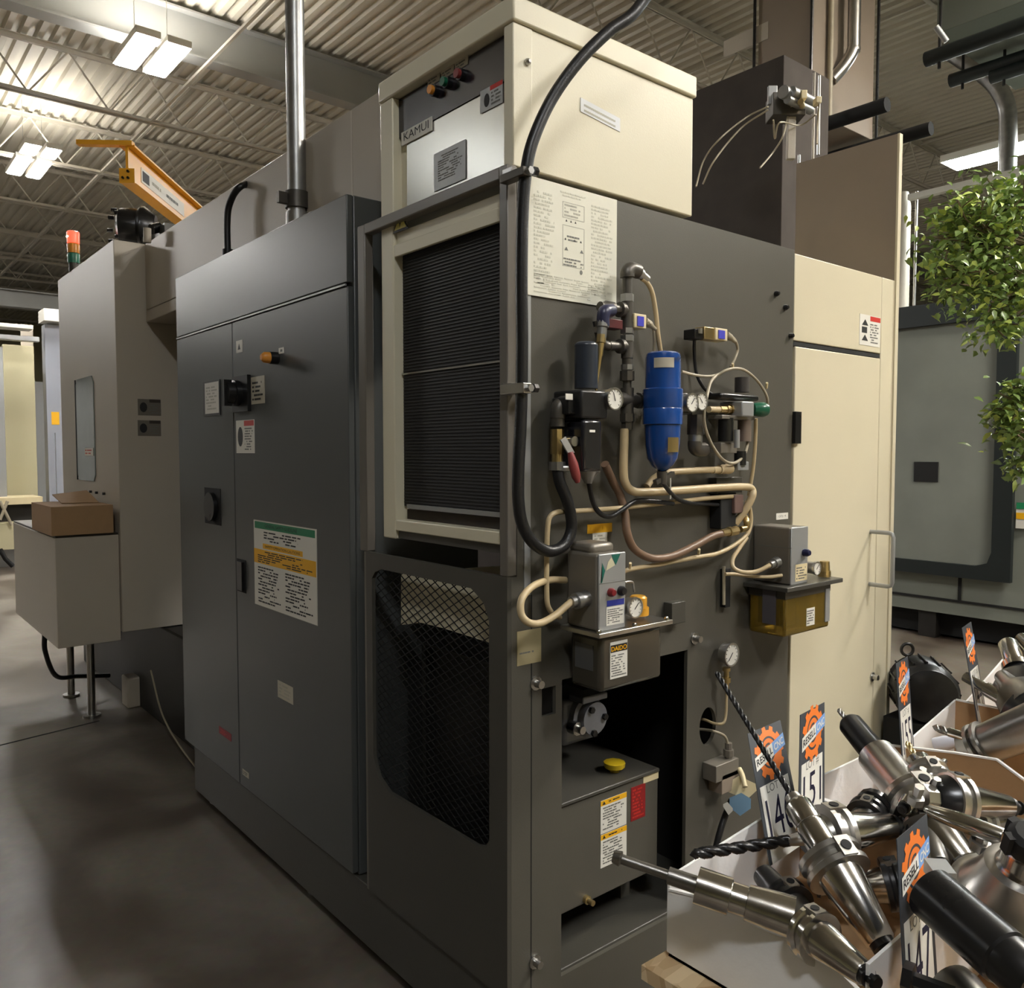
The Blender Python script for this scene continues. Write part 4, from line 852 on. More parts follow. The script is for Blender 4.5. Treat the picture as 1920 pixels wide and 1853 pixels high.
# regulator right of the filter: twin gauges
gb = thing('regulator_block', 'dark regulator block carrying two white gauges right of the blue filter', 'regulator', R(1295, 800, .06))
hpr((1280, 736, 1300, 778), .02, .09, BLKSTEEL, 'block_body', gb, .004)
vcyl(MB(), 1305, 778, 815, .06, .024, 8).build('lower_nipple', IRON, gb); vcyl(MB(), 1304, 815, 830, .06, .02, 16).build('grey_nipple', GALV, gb)
MB().tube([R(1303, 828, .06), R(1303, 838, .06), R(1308, 843, .06), R(1320, 843, .06)], .02, seg=14, smooth=5).build('outlet_elbow', IRON, gb)
gauge(RF, 1299, 755, .12, .026, None, .04, 'pressure_gauge', 'front one of the twin white gauges beside the blue filter', ang=.9)
gauge(RF, 1317, 753, .115, .025, None, .04, 'pressure_gauge', 'rear one of the twin white gauges beside the blue filter', ang=2.3)
bp = thing('brass_coupling', 'horizontal brass coupling between the twin gauges and the small regulator', 'pipe fitting', R(1330, 768, .06))
MB().lathe(R(1329, 768, .06), R(1400, 768, .06), [(0, .0095), (.05, .0095)], 14).build('tube_end', TUBE, bp)
MB().lathe(R(1348, 768, .06), R(1400, 768, .06), [(0, .0115), (.03, .0115), (.03, .014), (.04, .014), (.04, .011), (.05, .011), (.05, .015), (.065, .015), (.065, .012), (.09, .012)], 8).build('coupling_nuts', BRASS, bp)
# small FRL unit
fu = thing('small_regulator', 'small dusty filter regulator with dark knob and green knob near the beige door', 'regulator', R(1390, 850, .06))
vcyl(MB(), 1391, 736, 708, .06, .021, 20).build('adjusting_knob', mat('dusty knob', rgb(58, 54, 52), .5), fu)
hpr((1352, 736, 1424, 752), .02, .08, BLKSTEEL, 'regulator_head', fu, .006)
hpr((1392, 752, 1414, 782), .02, .1, SILVER, 'regulator_body', fu, .004)
c = R(1412, 768, .08); MB().lathe(c, c+V((.055, -.03, 0)), [(0, .018), (.015, .022), (.035, .022), (.045, .018)], 12).build('green_knob', GREEN, fu)
vcyl(MB(), 1361, 784, 828, .06, .022, 18).build('dark_cup', BLKSTEEL, fu); vcyl(MB(), 1396, 784, 828, .06, .02, 18).build('clear_cup', mat('cloudy bowl', rgb(120, 106, 96), .35, var=.2), fu)
hpr((1354, 778, 1416, 788), .03, .08, LUBG, 'cup_bracket', fu); vcyl(MB(), 1382, 806, 840, .09, .008).build('drain_tube', SILVER, fu)
hpr((1352, 830, 1382, 850), .03, .07, LUBG, 'mount_block', fu); vcyl(MB(), 1388, 846, 872, .06, .018, 14).build('lower_cup', BLKSTEEL, fu)
hpr((1384, 866, 1404, 882), .03, .07, SILVER, 'outlet_block', fu); hpr((1344, 896, 1392, 924), .0, .03, DARK, 'mount_plate', fu)
bl = thing('solenoid_block', 'dark solenoid block behind the crossing hoses', 'valve', R(1370, 950, .02))
hpr((1352, 925, 1380, 990), .0, .04, MATTE, 'block_body', bl, .003); hpr((1378, 928, 1394, 962), .0, .05, mat('brown housing', rgb(104, 82, 76), .5), 'coil', bl, .003)

TB = 'beige tubing loops on the side panel'
hose('beige hose arching from the top elbow down behind the blue filter', [(1203, 522, .05), (1213, 530, .05), (1223, 550, .05), (1230, 590, .05), (1234, 630, .05), (1240, 668, .04)], .0063, TUBE)
hose('grey sensor cable dropping behind the blue filter', [(1216, 606, .06), (1224, 612, .05), (1227, 640, .04), (1225, 668, .03)], .0042, TUBE2, 'cable', 'cable')
hose('thick beige hose dropping from the pipe stack and running right', [(1171, 804, .05), (1170, 840, .05), (1169, 880, .05), (1172, 905, .05), (1186, 921, .05), (1215, 923, .05), (1270, 920, .05), (1340, 915, .05), (1395, 913, .05), (1410, 918, .055), (1410, 932, .06), (1398, 955, .05), (1378, 982, .03)], .0115, TUBE)
hose('thin beige pipe bending down left from the solenoid block to the oil unit', [(1390, 940, .03), (1386, 932, .035), (1374, 931, .04), (1320, 935, .04), (1250, 943, .04), (1160, 953, .04), (1070, 959, .04), (1044, 961, .04), (1031, 970, .04), (1027, 990, .04), (1025, 1040, .04), (1025, 1100, .04), (1027, 1135, .04), (1038, 1152, .03), (1050, 1158, .02)], .0066, TUBE, 'pipe')
hose('brown hose sweeping in a deep curve below the blue filter', [(1134, 870, .05), (1150, 905, .03), (1163, 930, .03), (1172, 965, .04), (1176, 1000, .05), (1190, 1030, .05), (1222, 1047, .05), (1260, 1043, .05), (1300, 1025, .05), (1335, 1006, .05), (1357, 1000, .05)], .0108, BROWNH)
t = thing('brass_fitting', 'yellow brass hose end left of the second oil unit', 'pipe fitting', R(1355, 998, .05)); MB().lathe(R(1352, 1000, .05), R(1392, 993, .05), [(0, .012), (.035, .012), (.035, .015), (.048, .015), (.048, .012), (.06, .014), (.075, .014), (.08, .009)], 8).build('hose_end', BRASS, t); MB().tube([R(1388, 993, .05), R(1399, 990, .05), R(1400, 978, .05), R(1395, 968, .03)], .010, smooth=5).build('brass_elbow', BRASS, t)
hose('thin beige tube running from behind the first oil unit to the right hoses', [(1168, 1072, .04), (1190, 1066, .04), (1240, 1058, .04), (1300, 1046, .04), (1345, 1038, .04), (1380, 1020, .04), (1402, 1000, .04), (1408, 975, .04), (1405, 950, .04), (1400, 940, .04)], .0063, TUBE)
hose('beige tube curling into the second oil unit', [(1400, 1008, .04), (1385, 1030, .04), (1374, 1048, .04), (1375, 1064, .05), (1392, 1073, .07), (1418, 1072, .09), (1444, 1060, .11)], .0066, TUBE)
hose('short beige tube under the curled one at the second oil unit', [(1360, 1077, .03), (1378, 1077, .04), (1410, 1081, .07), (1440, 1082, .09), (1466, 1079, .11)], .0056, TUBE)
hose('round beige hose loop at the left of the first oil unit', [(1060, 1088, .02), (1030, 1088, .03), (1000, 1099, .06), (979, 1122, .08), (977, 1150, .09), (990, 1167, .1), (1012, 1169, .1), (1038, 1156, .1), (1060, 1138, .1), (1072, 1128, .1)], .0087, TUBE)
hose('beige and brass hose leaving the blue filter drain to the right', [(1213, 912, .03), (1222, 900, .03), (1238, 890, .04), (1260, 885, .05), (1310, 882, .05), (1342, 881, .05)], .0091, TUBE)
t = thing('hose_coupling', 'knurled coupling on the hose under the small regulator', 'pipe fitting', R(1340, 881, .05)); MB().lathe(R(1336, 882, .05), R(1378, 878, .05), [(0, .0105), (.03, .0105), (.03, .014), (.045, .012), (.05, .015), (.065, .014), (.07, .016), (.085, .015)], 10).build('coupling_nuts', TUBE, t)
hose('beige tube falling from the green knob behind the bend', [(1417, 785, .06), (1416, 830, .05), (1413, 870, .04), (1408, 905, .03), (1404, 930, .03)], .0056, TUBE)
hose('loop of beige cable around the twin gauges and small regulator', [(1278, 697, .05), (1300, 703, .05), (1325, 706, .05), (1345, 703, .05), (1360, 695, .06), (1377, 691, .06), (1395, 694, .06), (1413, 707, .06), (1428, 725, .06), (1438, 745, .06), (1439, 765, .05)], .0042, TUBE2, 'cable', 'cable')
hose('beige cable hanging in a U below the twin gauges', [(1343, 704, .06), (1332, 718, .07), (1325, 745, .09), (1320, 775, .1), (1323, 805, .09), (1338, 840, .08), (1358, 864, .07), (1378, 868, .07), (1396, 852, .07), (1403, 820, .06), (1404, 800, .05)], .0045, TUBE2, 'cable', 'cable')
hose('grey cable from the lone sensor curving down', [(1366, 626, .05), (1378, 638, .04), (1383, 655, .03), (1378, 672, .03), (1370, 688, .03)], .0042, TUBE2, 'cable', 'cable')
hose('black cable hanging below the lone sensor', [(1302, 636, .03), (1302, 665, .02), (1306, 700, .02), (1318, 725, .03), (1335, 740, .04), (1352, 746, .05)], .005, RUBBER, 'cable', 'cable')
hose('black drain tube hanging from the black filter', [(1103, 886, .07), (1105, 910, .06), (1113, 945, .05), (1128, 965, .05), (1146, 968, .05), (1168, 955, .05), (1192, 940, .045), (1225, 940, .05), (1262, 945, .05)], .0065, RUBBER)
hose('thin black tube from the blue filter drain to the solenoid block', [(1243, 906, .1), (1258, 925, .07), (1275, 938, .05), (1300, 944, .04), (1335, 946, .03), (1362, 948, .03)], .006, RUBBER)
for k, (a, b0, b1) in enumerate(((1257, 884, 936),)): tag(MB().tube([R(a, b0, .07), R(a, b1, .07)], .002, seg=6, smooth=0).build('cable_tie', WHITE), 'white cable tie tail hanging below the blue filter', 'cable tie')
for a, b in ((1373, 688), (1437, 724), (1310, 1036), (1181, 1062)): tag(MB().cyl(R(a, b+4, .05), R(a+1, b-6, .06), .004, seg=6).build('cable_tie', CREAMP), {1373: 'small cable tie below the lone sensor', 1437: 'small cable tie on the cable loop by the beige door', 1310: 'small cable tie standing up between the two oil units', 1181: 'small cable tie just above the first oil unit'}[a], 'cable tie')

# lubricator, first
def lubricator(fc, sx, top, mid, bot, label, first):
    # fc: photo x of front left vertical edge, front right edge; sx: photo x where the side meets the panel
    t = thing('oil_lubricator', label, 'lubricator', (0, 0, 0)); return t
x0 = RF.hit(1062, 1120, .03)[0]; yf = -AX(1123, 1120, x0).y; x1 = RF.hit(1172, 1120, yf)[0]
ztp = RF.hit(1123, 1040, yf)[1]; zbt = RF.hit(1123, 1186, yf)[1]
l1 = thing('oil_lubricator', 'first oil lubricator with DAIDO label above the open machine bay', 'lubricator', RF.P(x0, zbt-.3, 0))
MB().pbox(RF, x0, x1-.0, zbt, ztp, .03, yf-.006).build('motor_housing', LUBG, l1, bevel=.008)
MB().pbox(RF, x0+.006, x1-.006, ztp-.004, ztp+.022, .03, yf-.03).build('sloped_cap', LUBG, l1, bevel=.01)
fpz = MB().pbox(RF, x0, x1+.002, zbt, ztp, yf-.006, yf).build('front_plate', SILVER, l1, bevel=.003)
zm = RF.hit(1148, 1092, yf)[1]; w = x1-x0
MB().pbox(RF, x0, x1+.003, zm-.001, zm+.001, yf, yf+.0006).build('plate_seam', INKG, l1)
MB().prism([RF.P(x0+.45*w, ztp-.004, yf+.0004), RF.P(x0+.8*w, ztp-.004, yf+.0004), RF.P(x0+.62*w, ztp-.03, yf+.0004)], RF.n*.0004).prism([RF.P(x0+.01, zm+.002, yf+.0004), RF.P(x0+.01, zm+.05, yf+.0004), RF.P(x0+.22*w, zm+.03, yf+.0004), RF.P(x0+.06*w, zm+.002, yf+.0004)], RF.n*.0004).build('green_logo', mat('teal ink', rgb(20, 98, 84), .5), l1)
MB().prism([RF.P(x0+.03, zm+.05, yf+.0004), RF.P(x0+.45*w, ztp-.01, yf+.0004), RF.P(x0+.6*w, ztp-.03, yf+.0004), RF.P(x0+.25*w, zm+.03, yf+.0004)], RF.n*.0004).build('pale_stripe', mat('pale ochre ink', rgb(206, 200, 168), .5), l1)
zk = RF.hit(1148, 1110, yf)[1]
for f_, m_, r_ in ((.42, mat('deep red lens', rgb(120, 30, 36), .3), .0105), (.82, BLACK, .012)): c = RF.P(x0+f_*w, zk, yf); MB().lathe(c, c+RF.n*.014, [(0, r_), (.008, r_), (.014, r_*.7)], 18).build('push_button', m_, l1)
MB().pbox(RF, x0+.3*w, x1-.004, zk-.034, zk-.02, yf, yf+.0006).build('blue_band', INKB, l1)
q = MB().pbox(RF, x0+.28*w, x1-.004, zbt+.012, zk-.036, yf, yf+.0006).build('instruction_label', WHITE, l1); mm = MB(); dashes(mm, RF, x0+.32*w, x1-.006, zbt+.016, zk-.04, 7, yf+.0007); mm.build('printed_text', INKG, q)
# top plate and tank
xp0 = x0-.012; xp1 = RF.hit(1254, 1160, yf)[0]
MB().pbox(RF, xp0, xp1, zbt-.012, zbt, .02, yf+.014).build('top_plate', STEEL, l1, bevel=.002)
zt0 = RF.hit(1125, 1300, yf-.01)[1]; xt1 = RF.hit(1238, 1260, yf-.01)[0]
xt0 = x0+.012
MB().pbox(RF, xt0, xt1, zt0, zbt-.013, .03, yf-.004).build('oil_tank', SMOKE, l1, bevel=.012)
a, b = xt0+.03*1, xt0+.085
uu0 = RF.hit(1146, 1200, yf)[0]; uu1 = RF.hit(1178, 1200, yf)[0]; vv1 = RF.hit(1146, 1206, yf)[1]; vv0 = RF.hit(1146, 1275, yf)[1]
q = MB().pbox(RF, uu0, uu1, vv0, vv1, yf-.004, yf-.0025).build('maker_label', WHITE, l1); mm = MB(); dashes(mm, RF, uu0+.004, uu1-.003, vv0+.004, vv0+(vv1-vv0)*.66, 9, yf-.0024); mm.build('printed_text', INKG, q)
MB().pbox(RF, uu0+.001, uu1-.001, vv0+(vv1-vv0)*.72, vv0+(vv1-vv0)*.92, yf-.0024, yf-.0021).build('printed_field', BLACK, q)
text('DAIDO', RF, uu0+.003, uu1-.003, vv0+(vv1-vv0)*.75, yf-.0018, INKY, q, height=(vv1-vv0)*.13, bold=True)
MB().box(xt0-.001, xt0, -(yf-.03), -(.05), zt0+.05, zbt-.04).build('side_window', mat('grey side window', rgb(84, 84, 84), .3), l1)
c = RF.P(RF.hit(1213, 1138, yf-.02)[0], RF.hit(1213, 1138, yf-.02)[1], yf-.05); MB().lathe(c-V((0, 0, .025)), c+V((0, 0, .03)), [(0, .028), (.02, .028), (.02, .023), (.045, .023), (.05, .018)], 16).build('filler_cap', mat('amber cap', rgb(206, 150, 50), .25), l1)
for f_ in (.03, .5, .95): c = RF.P(xp0+(xp1-xp0)*f_, zbt, yf+.004); MB().lathe(c, c+V((0, 0, .008)), [(0, .007), (.004, .007), (.008, .004)], 12).build('plate_screw', CHROME, l1)
gauge(RF, 1193, 1140, yf+.01, .026, None, .03, 'pressure_gauge', 'small silver gauge on top of the first oil lubricator', ang=.8)
c = R(1092, 1126, yf*.55); MB().lathe(R(1070, 1130, .1), R(1100, 1122, .1), [(0, .014), (.015, .014), (.015, .02), (.03, .02), (.03, .017), (.06, .021)], 12).build('cable_gland', GALV, l1)
MB().pbox(RF, RF.hit(1255, 1122, .02)[0], RF.hit(1281, 1122, .02)[0], RF.hit(1270, 1168, .02)[1], RF.hit(1270, 1128, .02)[1], .0, .03).build('wall_bracket', DARK, l1, bevel=.002)
hose('thin steel oil line beside the first oil lubricator head', [(1172, 1092, .1), (1180, 1091, .1), (1187, 1094, .1), (1189, 1110, .1)], .003, STEEL, 'oil_line', 'pipe')

# lubricator, second
x0 = RF.hit(1422, 1030, .02)[0]; yf = -AX(1484, 1040, x0).y; x1 = RF.hit(1515, 1040, yf)[0]
ztp = RF.hit(1484, 990, yf)[1]; zbt = RF.hit(1486, 1098, yf)[1]; w = x1-x0
l2 = thing('oil_lubricator', 'second oil lubricator with see-through amber tank in front of the beige door', 'lubricator', RF.P(x0, zbt-.2, 0))
MB().pbox(RF, x0, x1, zbt, ztp, .0, yf-.005).build('motor_housing', LUBG, l2, bevel=.006)
MB().pbox(RF, x0, x1, zbt, ztp, yf-.005, yf).build('front_plate', SILVER, l2, bevel=.003)
zs_ = RF.hit(1486, 1028, yf)[1]; MB().box(x0-.0008, x0, -yf, -.005, zs_-.001, zs_+.001).build('housing_seam', INKG, l2)
q = MB().pbox(RF, x0+.25*w, x1-.004, zbt+.01, RF.hit(1500, 1058, yf)[1], yf, yf+.0006).build('instruction_label', CREAMP, l2); mm = MB(); dashes(mm, RF, x0+.3*w, x1-.006, zbt+.014, RF.hit(1500, 1060, yf)[1]-.004, 5, yf+.0007); mm.build('printed_text', INKG, q)
c = RF.P(x0+.75*w, RF.hit(1508, 1036, yf)[1], yf); MB().lathe(c, c+RF.n*.02, [(0, .012), (.012, .012), (.02, .008)], 16).build('push_button', NAVY, l2)
xp1 = RF.hit(1570, 1085, yf)[0]
MB().pbox(RF, x0-.05, xp1, zbt-.014, zbt, .0, yf+.02).build('top_plate', DARK, l2, bevel=.002)
zt0 = RF.hit(1505, 1188, yf)[1]; xt1 = RF.hit(1556, 1120, yf)[0]
MB().pbox(RF, x0-.03, xt1, zt0, zbt-.015, .01, yf-.0).build('oil_tank', YOIL, l2, bevel=.008)
MB().pbox(RF, x0-.031, xt1+.001, zbt-.04, zbt-.0152, .009, yf+.001).build('tank_rim', SMOKE, l2)
MB().pbox(RF, x0+.0, x0+.05, zt0+.03, zbt-.016, .0302, yf-.03).build('pump_inside', BLACK, l2)
MB().box(x0-.034, x0-.031, -(yf-.03), -.06, zt0+.035, zbt-.016).build('strainer', mat('grey strainer', rgb(84, 80, 84), .6), l2)
uu0 = RF.hit(1512, 1150, yf)[0]; uu1 = RF.hit(1527, 1150, yf)[0]
q = MB().pbox(RF, uu0, uu1, zt0+.02, zt0+.075, yf, yf+.001).build('maker_label', WHITE, l2); mm = MB(); dashes(mm, RF, uu0+.002, uu1-.002, zt0+.024, zt0+.07, 6, yf+.0012); mm.build('printed_text', INKG, q)
MB().pbox(RF, RF.hit(1546, 1150, yf)[0], RF.hit(1554, 1150, yf)[0], zt0+.02, zbt-.03, yf, yf+.003).build('level_strip', SILVER, l2)
gauge(RF, 1533, 1066, yf+.015, .022, None, .03, 'pressure_gauge', 'small silver gauge on top of the second oil lubricator', ang=.8)
c = R(1546, 1064, yf-.02); MB().lathe(c-V((0, 0, .03)), c+V((0, 0, .022)), [(0, .02), (.02, .02), (.02, .017), (.05, .015)], 14).build('filler_cap', BRASS, l2)
MB().lathe(R(1443, 1060, .1), R(1460, 1053, .1), [(0, .012), (.02, .012), (.02, .016), (.04, .018)], 10).build('cable_gland', GALV, l2)
hpr((1361, 1068, 1369, 1138), .0, .02, MATTE, 'dark_slot_cover', l2, 0)
hose('vertical brass pipe beside the dark slot left of the second oil unit', [(1357, 1062, .02), (1357, 1100, .02), (1357, 1134, .02)], .0049, TUBE2, 'pipe', 'pipe')

# pressure gauge with copper pipe, round hole
g = gauge(RF, 1373, 1228, .05, .036, None, .03, 'pressure_gauge', 'large lone white gauge on its stem above the round hole', ang=4.0)
MB().lathe(R(1362, 1252, .035), R(1362, 1290, .035), [(0, .012), (.01, .012), (.01, .008), (.03, .008), (.03, .013), (.045, .013), (.045, .008), (.07, .008)], 12).build('gauge_stem', BRASS, g)
hose('thin pipe from the lone gauge bending into the round hole', [(1362, 1290, .035), (1362, 1310, .03), (1361, 1340, .03), (1356, 1356, .03), (1340, 1357, .01), (1322, 1350, -.03), (1310, 1348, -.06)], .0042, TUBE, 'pipe', 'pipe')
hose('lower pipe leaving the round hole down to the flow fitting', [(1306, 1367, -.06), (1325, 1369, -.02), (1340, 1372, .02), (1358, 1380, .03), (1364, 1395, .03), (1365, 1420, .03)], .0042, TUBE2, 'pipe', 'pipe')
ff = thing('flow_fitting', 'stacked fitting below the round hole with cream bracket and light blue connector', 'pipe fitting', R(1365, 1450, .03))
MB().lathe(R(1366, 1435, .03), R(1366, 1398, .03), [(0, .018), (.02, .018), (.02, .012), (.03, .012), (.03, .016), (.05, .016), (.05, .011), (.07, .011)], 8).build('fitting_nuts', LUBG, ff)
hpr((1343, 1438, 1385, 1452), .0, .05, LUBG, 'valve_plate', ff); hpr((1354, 1455, 1384, 1478), .0, .05, BROWN, 'valve_base', ff)
MB().prism([R(1352, 1480, .03), R(1385, 1460, .06), R(1424, 1478, .1), R(1400, 1500, .08)], (0, 0, .008)).build('cream_bracket', CREAMP, ff)
MB().prism([R(1368, 1496, .05), R(1390, 1487, .08), R(1408, 1498, .1), R(1388, 1512, .08)], (0, 0, -.03)).build('blue_connector', BLUEP, ff)
MB().prism([R(1356, 1508, .05), R(1364, 1504, .06), R(1374, 1516, .07), R(1366, 1524, .06)], (0, 0, -.008)).build('white_tag', WHITE, ff)
MB().tube([R(1386, 1442, .05), R(1392, 1455, .07), R(1397, 1476, .09)], .008, smooth=4).build('cream_lead', CREAMP, ff)
MB().tube([R(1372, 1500, .04), R(1360, 1530, .03), R(1350, 1560, .03), R(1340, 1600, .03)], .01, smooth=4).build('black_cable', RUBBER, ff)

# inside the bay: pump, coolant tank
yT = .05; 
def YB(a, b, y): return AY(a, b, y)
pm = thing('gear_pump', 'grey cast gear pump in the dark machine bay', 'pump', AY(1095, 1395, .2))
pc = AY(1094, 1340, .2)
MB().box(pc.x-.08, pc.x+.06, .2, .34, AY(1094, 1392, .2).z, AY(1094, 1306, .2).z).build('pump_body', CASTG, pm, bevel=.015)
MB().lathe(pc+V((.0, 0, -.0)), pc+V((.0, -.05, 0)), [(0, .06), (.02, .06), (.025, .05), (.05, .048)], 24).build('pump_cover', CASTG, pm)
for q in ((-.02, .03), (.035, .0), (-.01, -.04)): c = pc+V((q[0], -.05, q[1])); MB().cyl(c, c+V((0, -.01, 0)), .01, seg=6).build('cover_bolt', BLKSTEEL, pm)
c = pc+V((-.06, -.01, -.02)); MB().lathe(c, c+V((0, -.05, 0)), [(0, .02), (.03, .02), (.03, .012), (.05, .012)], 10).build('port_plug', STEEL, pm)
MB().box(pc.x-.06, pc.x+.04, .14, .2, AY(1094, 1306, .2).z, AY(1094, 1306, .2).z+.02).build('pump_mount', CASTG, pm, bevel=.004)
yk = .05; tx0, tx1 = ox0+.0, AY(1234, 1449, yk).x; tz1 = AY(1144, 1480, yk).z; tz0 = AY(1055, 1715, yk).z
ct = thing('coolant_tank', 'dark tank in the open bay with yellow cap and caution labels', 'tank', (ox0, yk, .24))
MB().box(ox0+.004, tx1, yk, yk+.42, tz0, tz1).build('tank_body', PANEL, ct, bevel=.004)
MB().box(ox0+.004, tx1+.0, yk-.006, yk+.42, tz1+.001, tz1+.012).build('tank_lid', DARK, ct, bevel=.003)
for x in (ox0+.03, tx1-.03): MB().box(x-.02, x+.02, yk+.1, yk+.14, .237, tz0).build('tank_leg', DARK, ct)
TFc = PL((0, yk, 0), (1, 0, 0), (0, -1, 0))
cy_l = lambda s: [('band', (0, 1, .84, 1), INKY), ('tri', (.06, .18, .87, .97), INK), ('lines', (.3, .9, .88, .96), INK, 1), ('lines', (.08, .92, .08, .8), INKG, 9)]
u0, v1 = TFc.hit(1126, 1499); u1, v0 = TFc.hit(1174, 1547); 
for (a0, b0, a1, b1), s in (((1126, 1503, 1174, 1545), 3), ((1126, 1567, 1174, 1607), 4)): sticker(TFc, (a0, b0, a1, b1), ct, WHITE, cy_l(s), 'caution_label', seed=s)
sticker(TFc, (1183, 1478, 1209, 1530), ct, mat('red glitter sticker', rgb(150, 20, 26), .4, var=.3, vscale=80), [('lines', (.1, .9, .05, .95), INKR, 9)], 'red_sticker')
sticker(TFc, (1206, 1455, 1234, 1459), ct, CREAMP, [], 'cream_strip')
c = AY(1152, 1442, yk+.06); c = V((c.x, c.y, tz1+.012)); MB().lathe(c, c+V((0, 0, .03)), [(0, .014), (.008, .014), (.008, .022), (.014, .03), (.028, .032), (.03, .026)], 10).build('yellow_cap', mat('yellow cap plastic', rgb(196, 168, 30), .4), ct)
c = V((ox0+.06, yk+.06, tz1+.012)); MB().cyl(c, c+V((0, 0, .006)), .012).build('lid_plug', MATTE, ct)
c = TFc.at(1098, 1686); MB().lathe(c, c-V((0, .03, 0)), [(0, .012), (.01, .012), (.012, .008), (.03, .008)], 10).build('drain_tap', BRASS, ct)
# ================================================================ tool table
TX, TY, TZ = -.41, -.792, .9
tb = thing('tool_table', 'strand board table under the white cardboard bins of tool holders', 'table', (TX, TY, 0))
MB().box(TX, 1.25, -2.05, TY, TZ-.02, TZ).build('table_board', OSB, tb)
MB().box(TX+.05, 1.2, -2.0, TY-.05, TZ-.09, TZ-.021).build('table_frame', mat('pine rail', rgb(150, 118, 80), .7), tb)
for x, y in ((TX+.1, TY-.1), (1.15, TY-.1), (TX+.1, -1.95), (1.15, -1.95)): MB().box(x-.03, x+.03, y-.03, y+.03, 0, TZ-.09).build('table_leg', mat('pine rail', rgb(150, 118, 80), .7), tb)
T0 = TZ+.001
def bin_box(x0, x1, y0, y1, left, side, back, label, front=.05, sidein=None):
    # left: heights at x0, x1 of the wall on y1; side: (y, z) outline of the wall at x0; back: the same for the wall at x1
    t = thing('cardboard_bin', label, 'bin', (x0, y1, T0), 'white cardboard bins on the tool table'); th = .004
    def wall(poly_, vec, name): 
        a = MB().prism(poly_, vec); return a
    n = 0
    MB().box(x0, x1, y0, y1, T0, T0+.004).build('bin_floor', CARD, t)
    MB().prism([V((x0+.0005, y1, T0)), V((x1-.0005, y1, T0)), V((x1-.0005, y1, left[1])), V((x0+.0005, y1, left[0]))], (0, -th, 0)).build('left_wall', BINW, t)
    for nm, X, prof, s in (('side_wall', x0, side, 1), ('back_wall', x1, back, -1)):
        MB().prism([V((X, y1-th, T0))]+[V((X, y, z)) for y, z in prof]+[V((X, y0, T0))], (s*.0015, 0, 0)).build(nm, BINW if s > 0 else BINW, t)
        MB().prism([V((X+s*.0016, y1-th, T0))]+[V((X+s*.0016, y, z)) for y, z in prof]+[V((X+s*.0016, y0, T0))], (s*.0025, 0, 0)).build(nm+'_lining', CARD, t)
        cp = MB()
        pts = [V((X+s*.002, y, z+.001)) for y, z in prof]
        for a, b in zip(pts, pts[1:]): cp.bar(a, b, .0062, .003)
        cp.build(nm+'_edge', BINW, t)
    MB().box(x0+.001, x1-.001, y0, y0+th, T0, T0+front).build('front_wall', BINW, t)
    return t
xa, xb1, xc, xd, xe_ = -.366, -.033, .265, .551, .85
s1_ = [(-.803, .994), (-.875, 1.010), (-.93, 1.0195), (-.976, 1.024), (-1.044, 1.004), (-1.085, .985)]
bk1 = [(-.803, 1.041), (-.966, 1.048), (-1.03, 1.03), (-1.085, 1.0)]
bin_box(xa, xb1, -1.085, -.799, (1.012, 1.041), s1_, bk1, 'nearest white cardboard bin holding the lot 146 tools')
b2 = [AX(1665, 1397, xc), AX(1790, 1412, xc), AX(1870, 1425, xc), AX(1920, 1462, xc)]
bk2 = [(-.803, b2[0].z)]+[(p.y, p.z) for p in b2[1:]]
bin_box(xb1+.006, xc, -1.085, -.799, (1.055, 1.056), [(-.803, 1.04), (-.966, 1.04), (-1.085, .99)], bk2 if bk2[-1][0] > -1.085 else bk2[:-1], 'second white cardboard bin, long drill holder leaning out of it')
b3_ = [AX(1790, 1312, xd), AX(1893, 1333, xd)]
bin_box(xc+.006, xd, -1.085, -.799, (1.03, b3_[0].z), [(-.803, b2[0].z-.006), (-.95, b2[0].z-.01), (-1.085, 1.0)], [(-.803, b3_[0].z), (b3_[1].y, b3_[1].z), (-1.085, 1.0)], 'third white cardboard bin with the lot 155 card')
bin_box(xd+.006, .801, -1.085, -.799, (1.055, 1.13), [(-.803, 1.05), (-.95, 1.06), (-1.085, 1.0)], [(-.803, 1.1), (-.9, 1.1), (-1.085, 1.0)], 'farthest white cardboard bin, its pointed wall standing up')
ry1, ry0 = -1.093, -1.42
bin_box(-.385, -.05, ry0, ry1, (1.04, 1.055), [(-1.097, .98), (-1.2, .97), (ry0, .96)], [(-1.097, 1.04), (-1.25, 1.03), (ry0, .99)], 'white cardboard bin at the lower right with the lot 147 card')
bin_box(-.044, .28, ry0, ry1, (1.05, 1.06), [(-1.097, 1.02), (-1.25, 1.01), (ry0, .99)], [(-1.097, 1.04), (-1.25, 1.03), (ry0, .99)], 'white cardboard bin behind the big face mill')

# ---------------------------------------------------------------- tool holders
def mm_(prof): return [(t/1000, r/1000) for t, r in prof]
def twist(A, B, r, pitch=.03, taper=.0, name='drill', m=DULL, parent=None):
    d, u, w = basis(A, B); L = (B-A).length; n = max(12, int(L/pitch*12)); mb = MB(); rings = []; S = 14
    for i in range(n+1):
        t = i/n; ph = t*L/pitch*2*pi; tip = min(1, (L-t*L)/(r*1.2)+.05); ring = []
        for k in range(S):
            a = k*2*pi/S; q = r*(1-.5*max(0, cos(2*a))**2)*tip; ring.append(mb.bm.verts.new(A+d*(t*L)+(u*cos(a+ph)+w*sin(a+ph))*q))
        rings.append(ring)
    for p, q in zip(rings, rings[1:]):
        for k in range(S): mb.bm.faces.new((p[k], p[(k+1) % S], q[(k+1) % S], q[k]))
    mb.bm.faces.new(rings[0][::-1]); mb.bm.faces.new(rings[-1])
    return mb.build(name, m, parent, sharp=1.2)
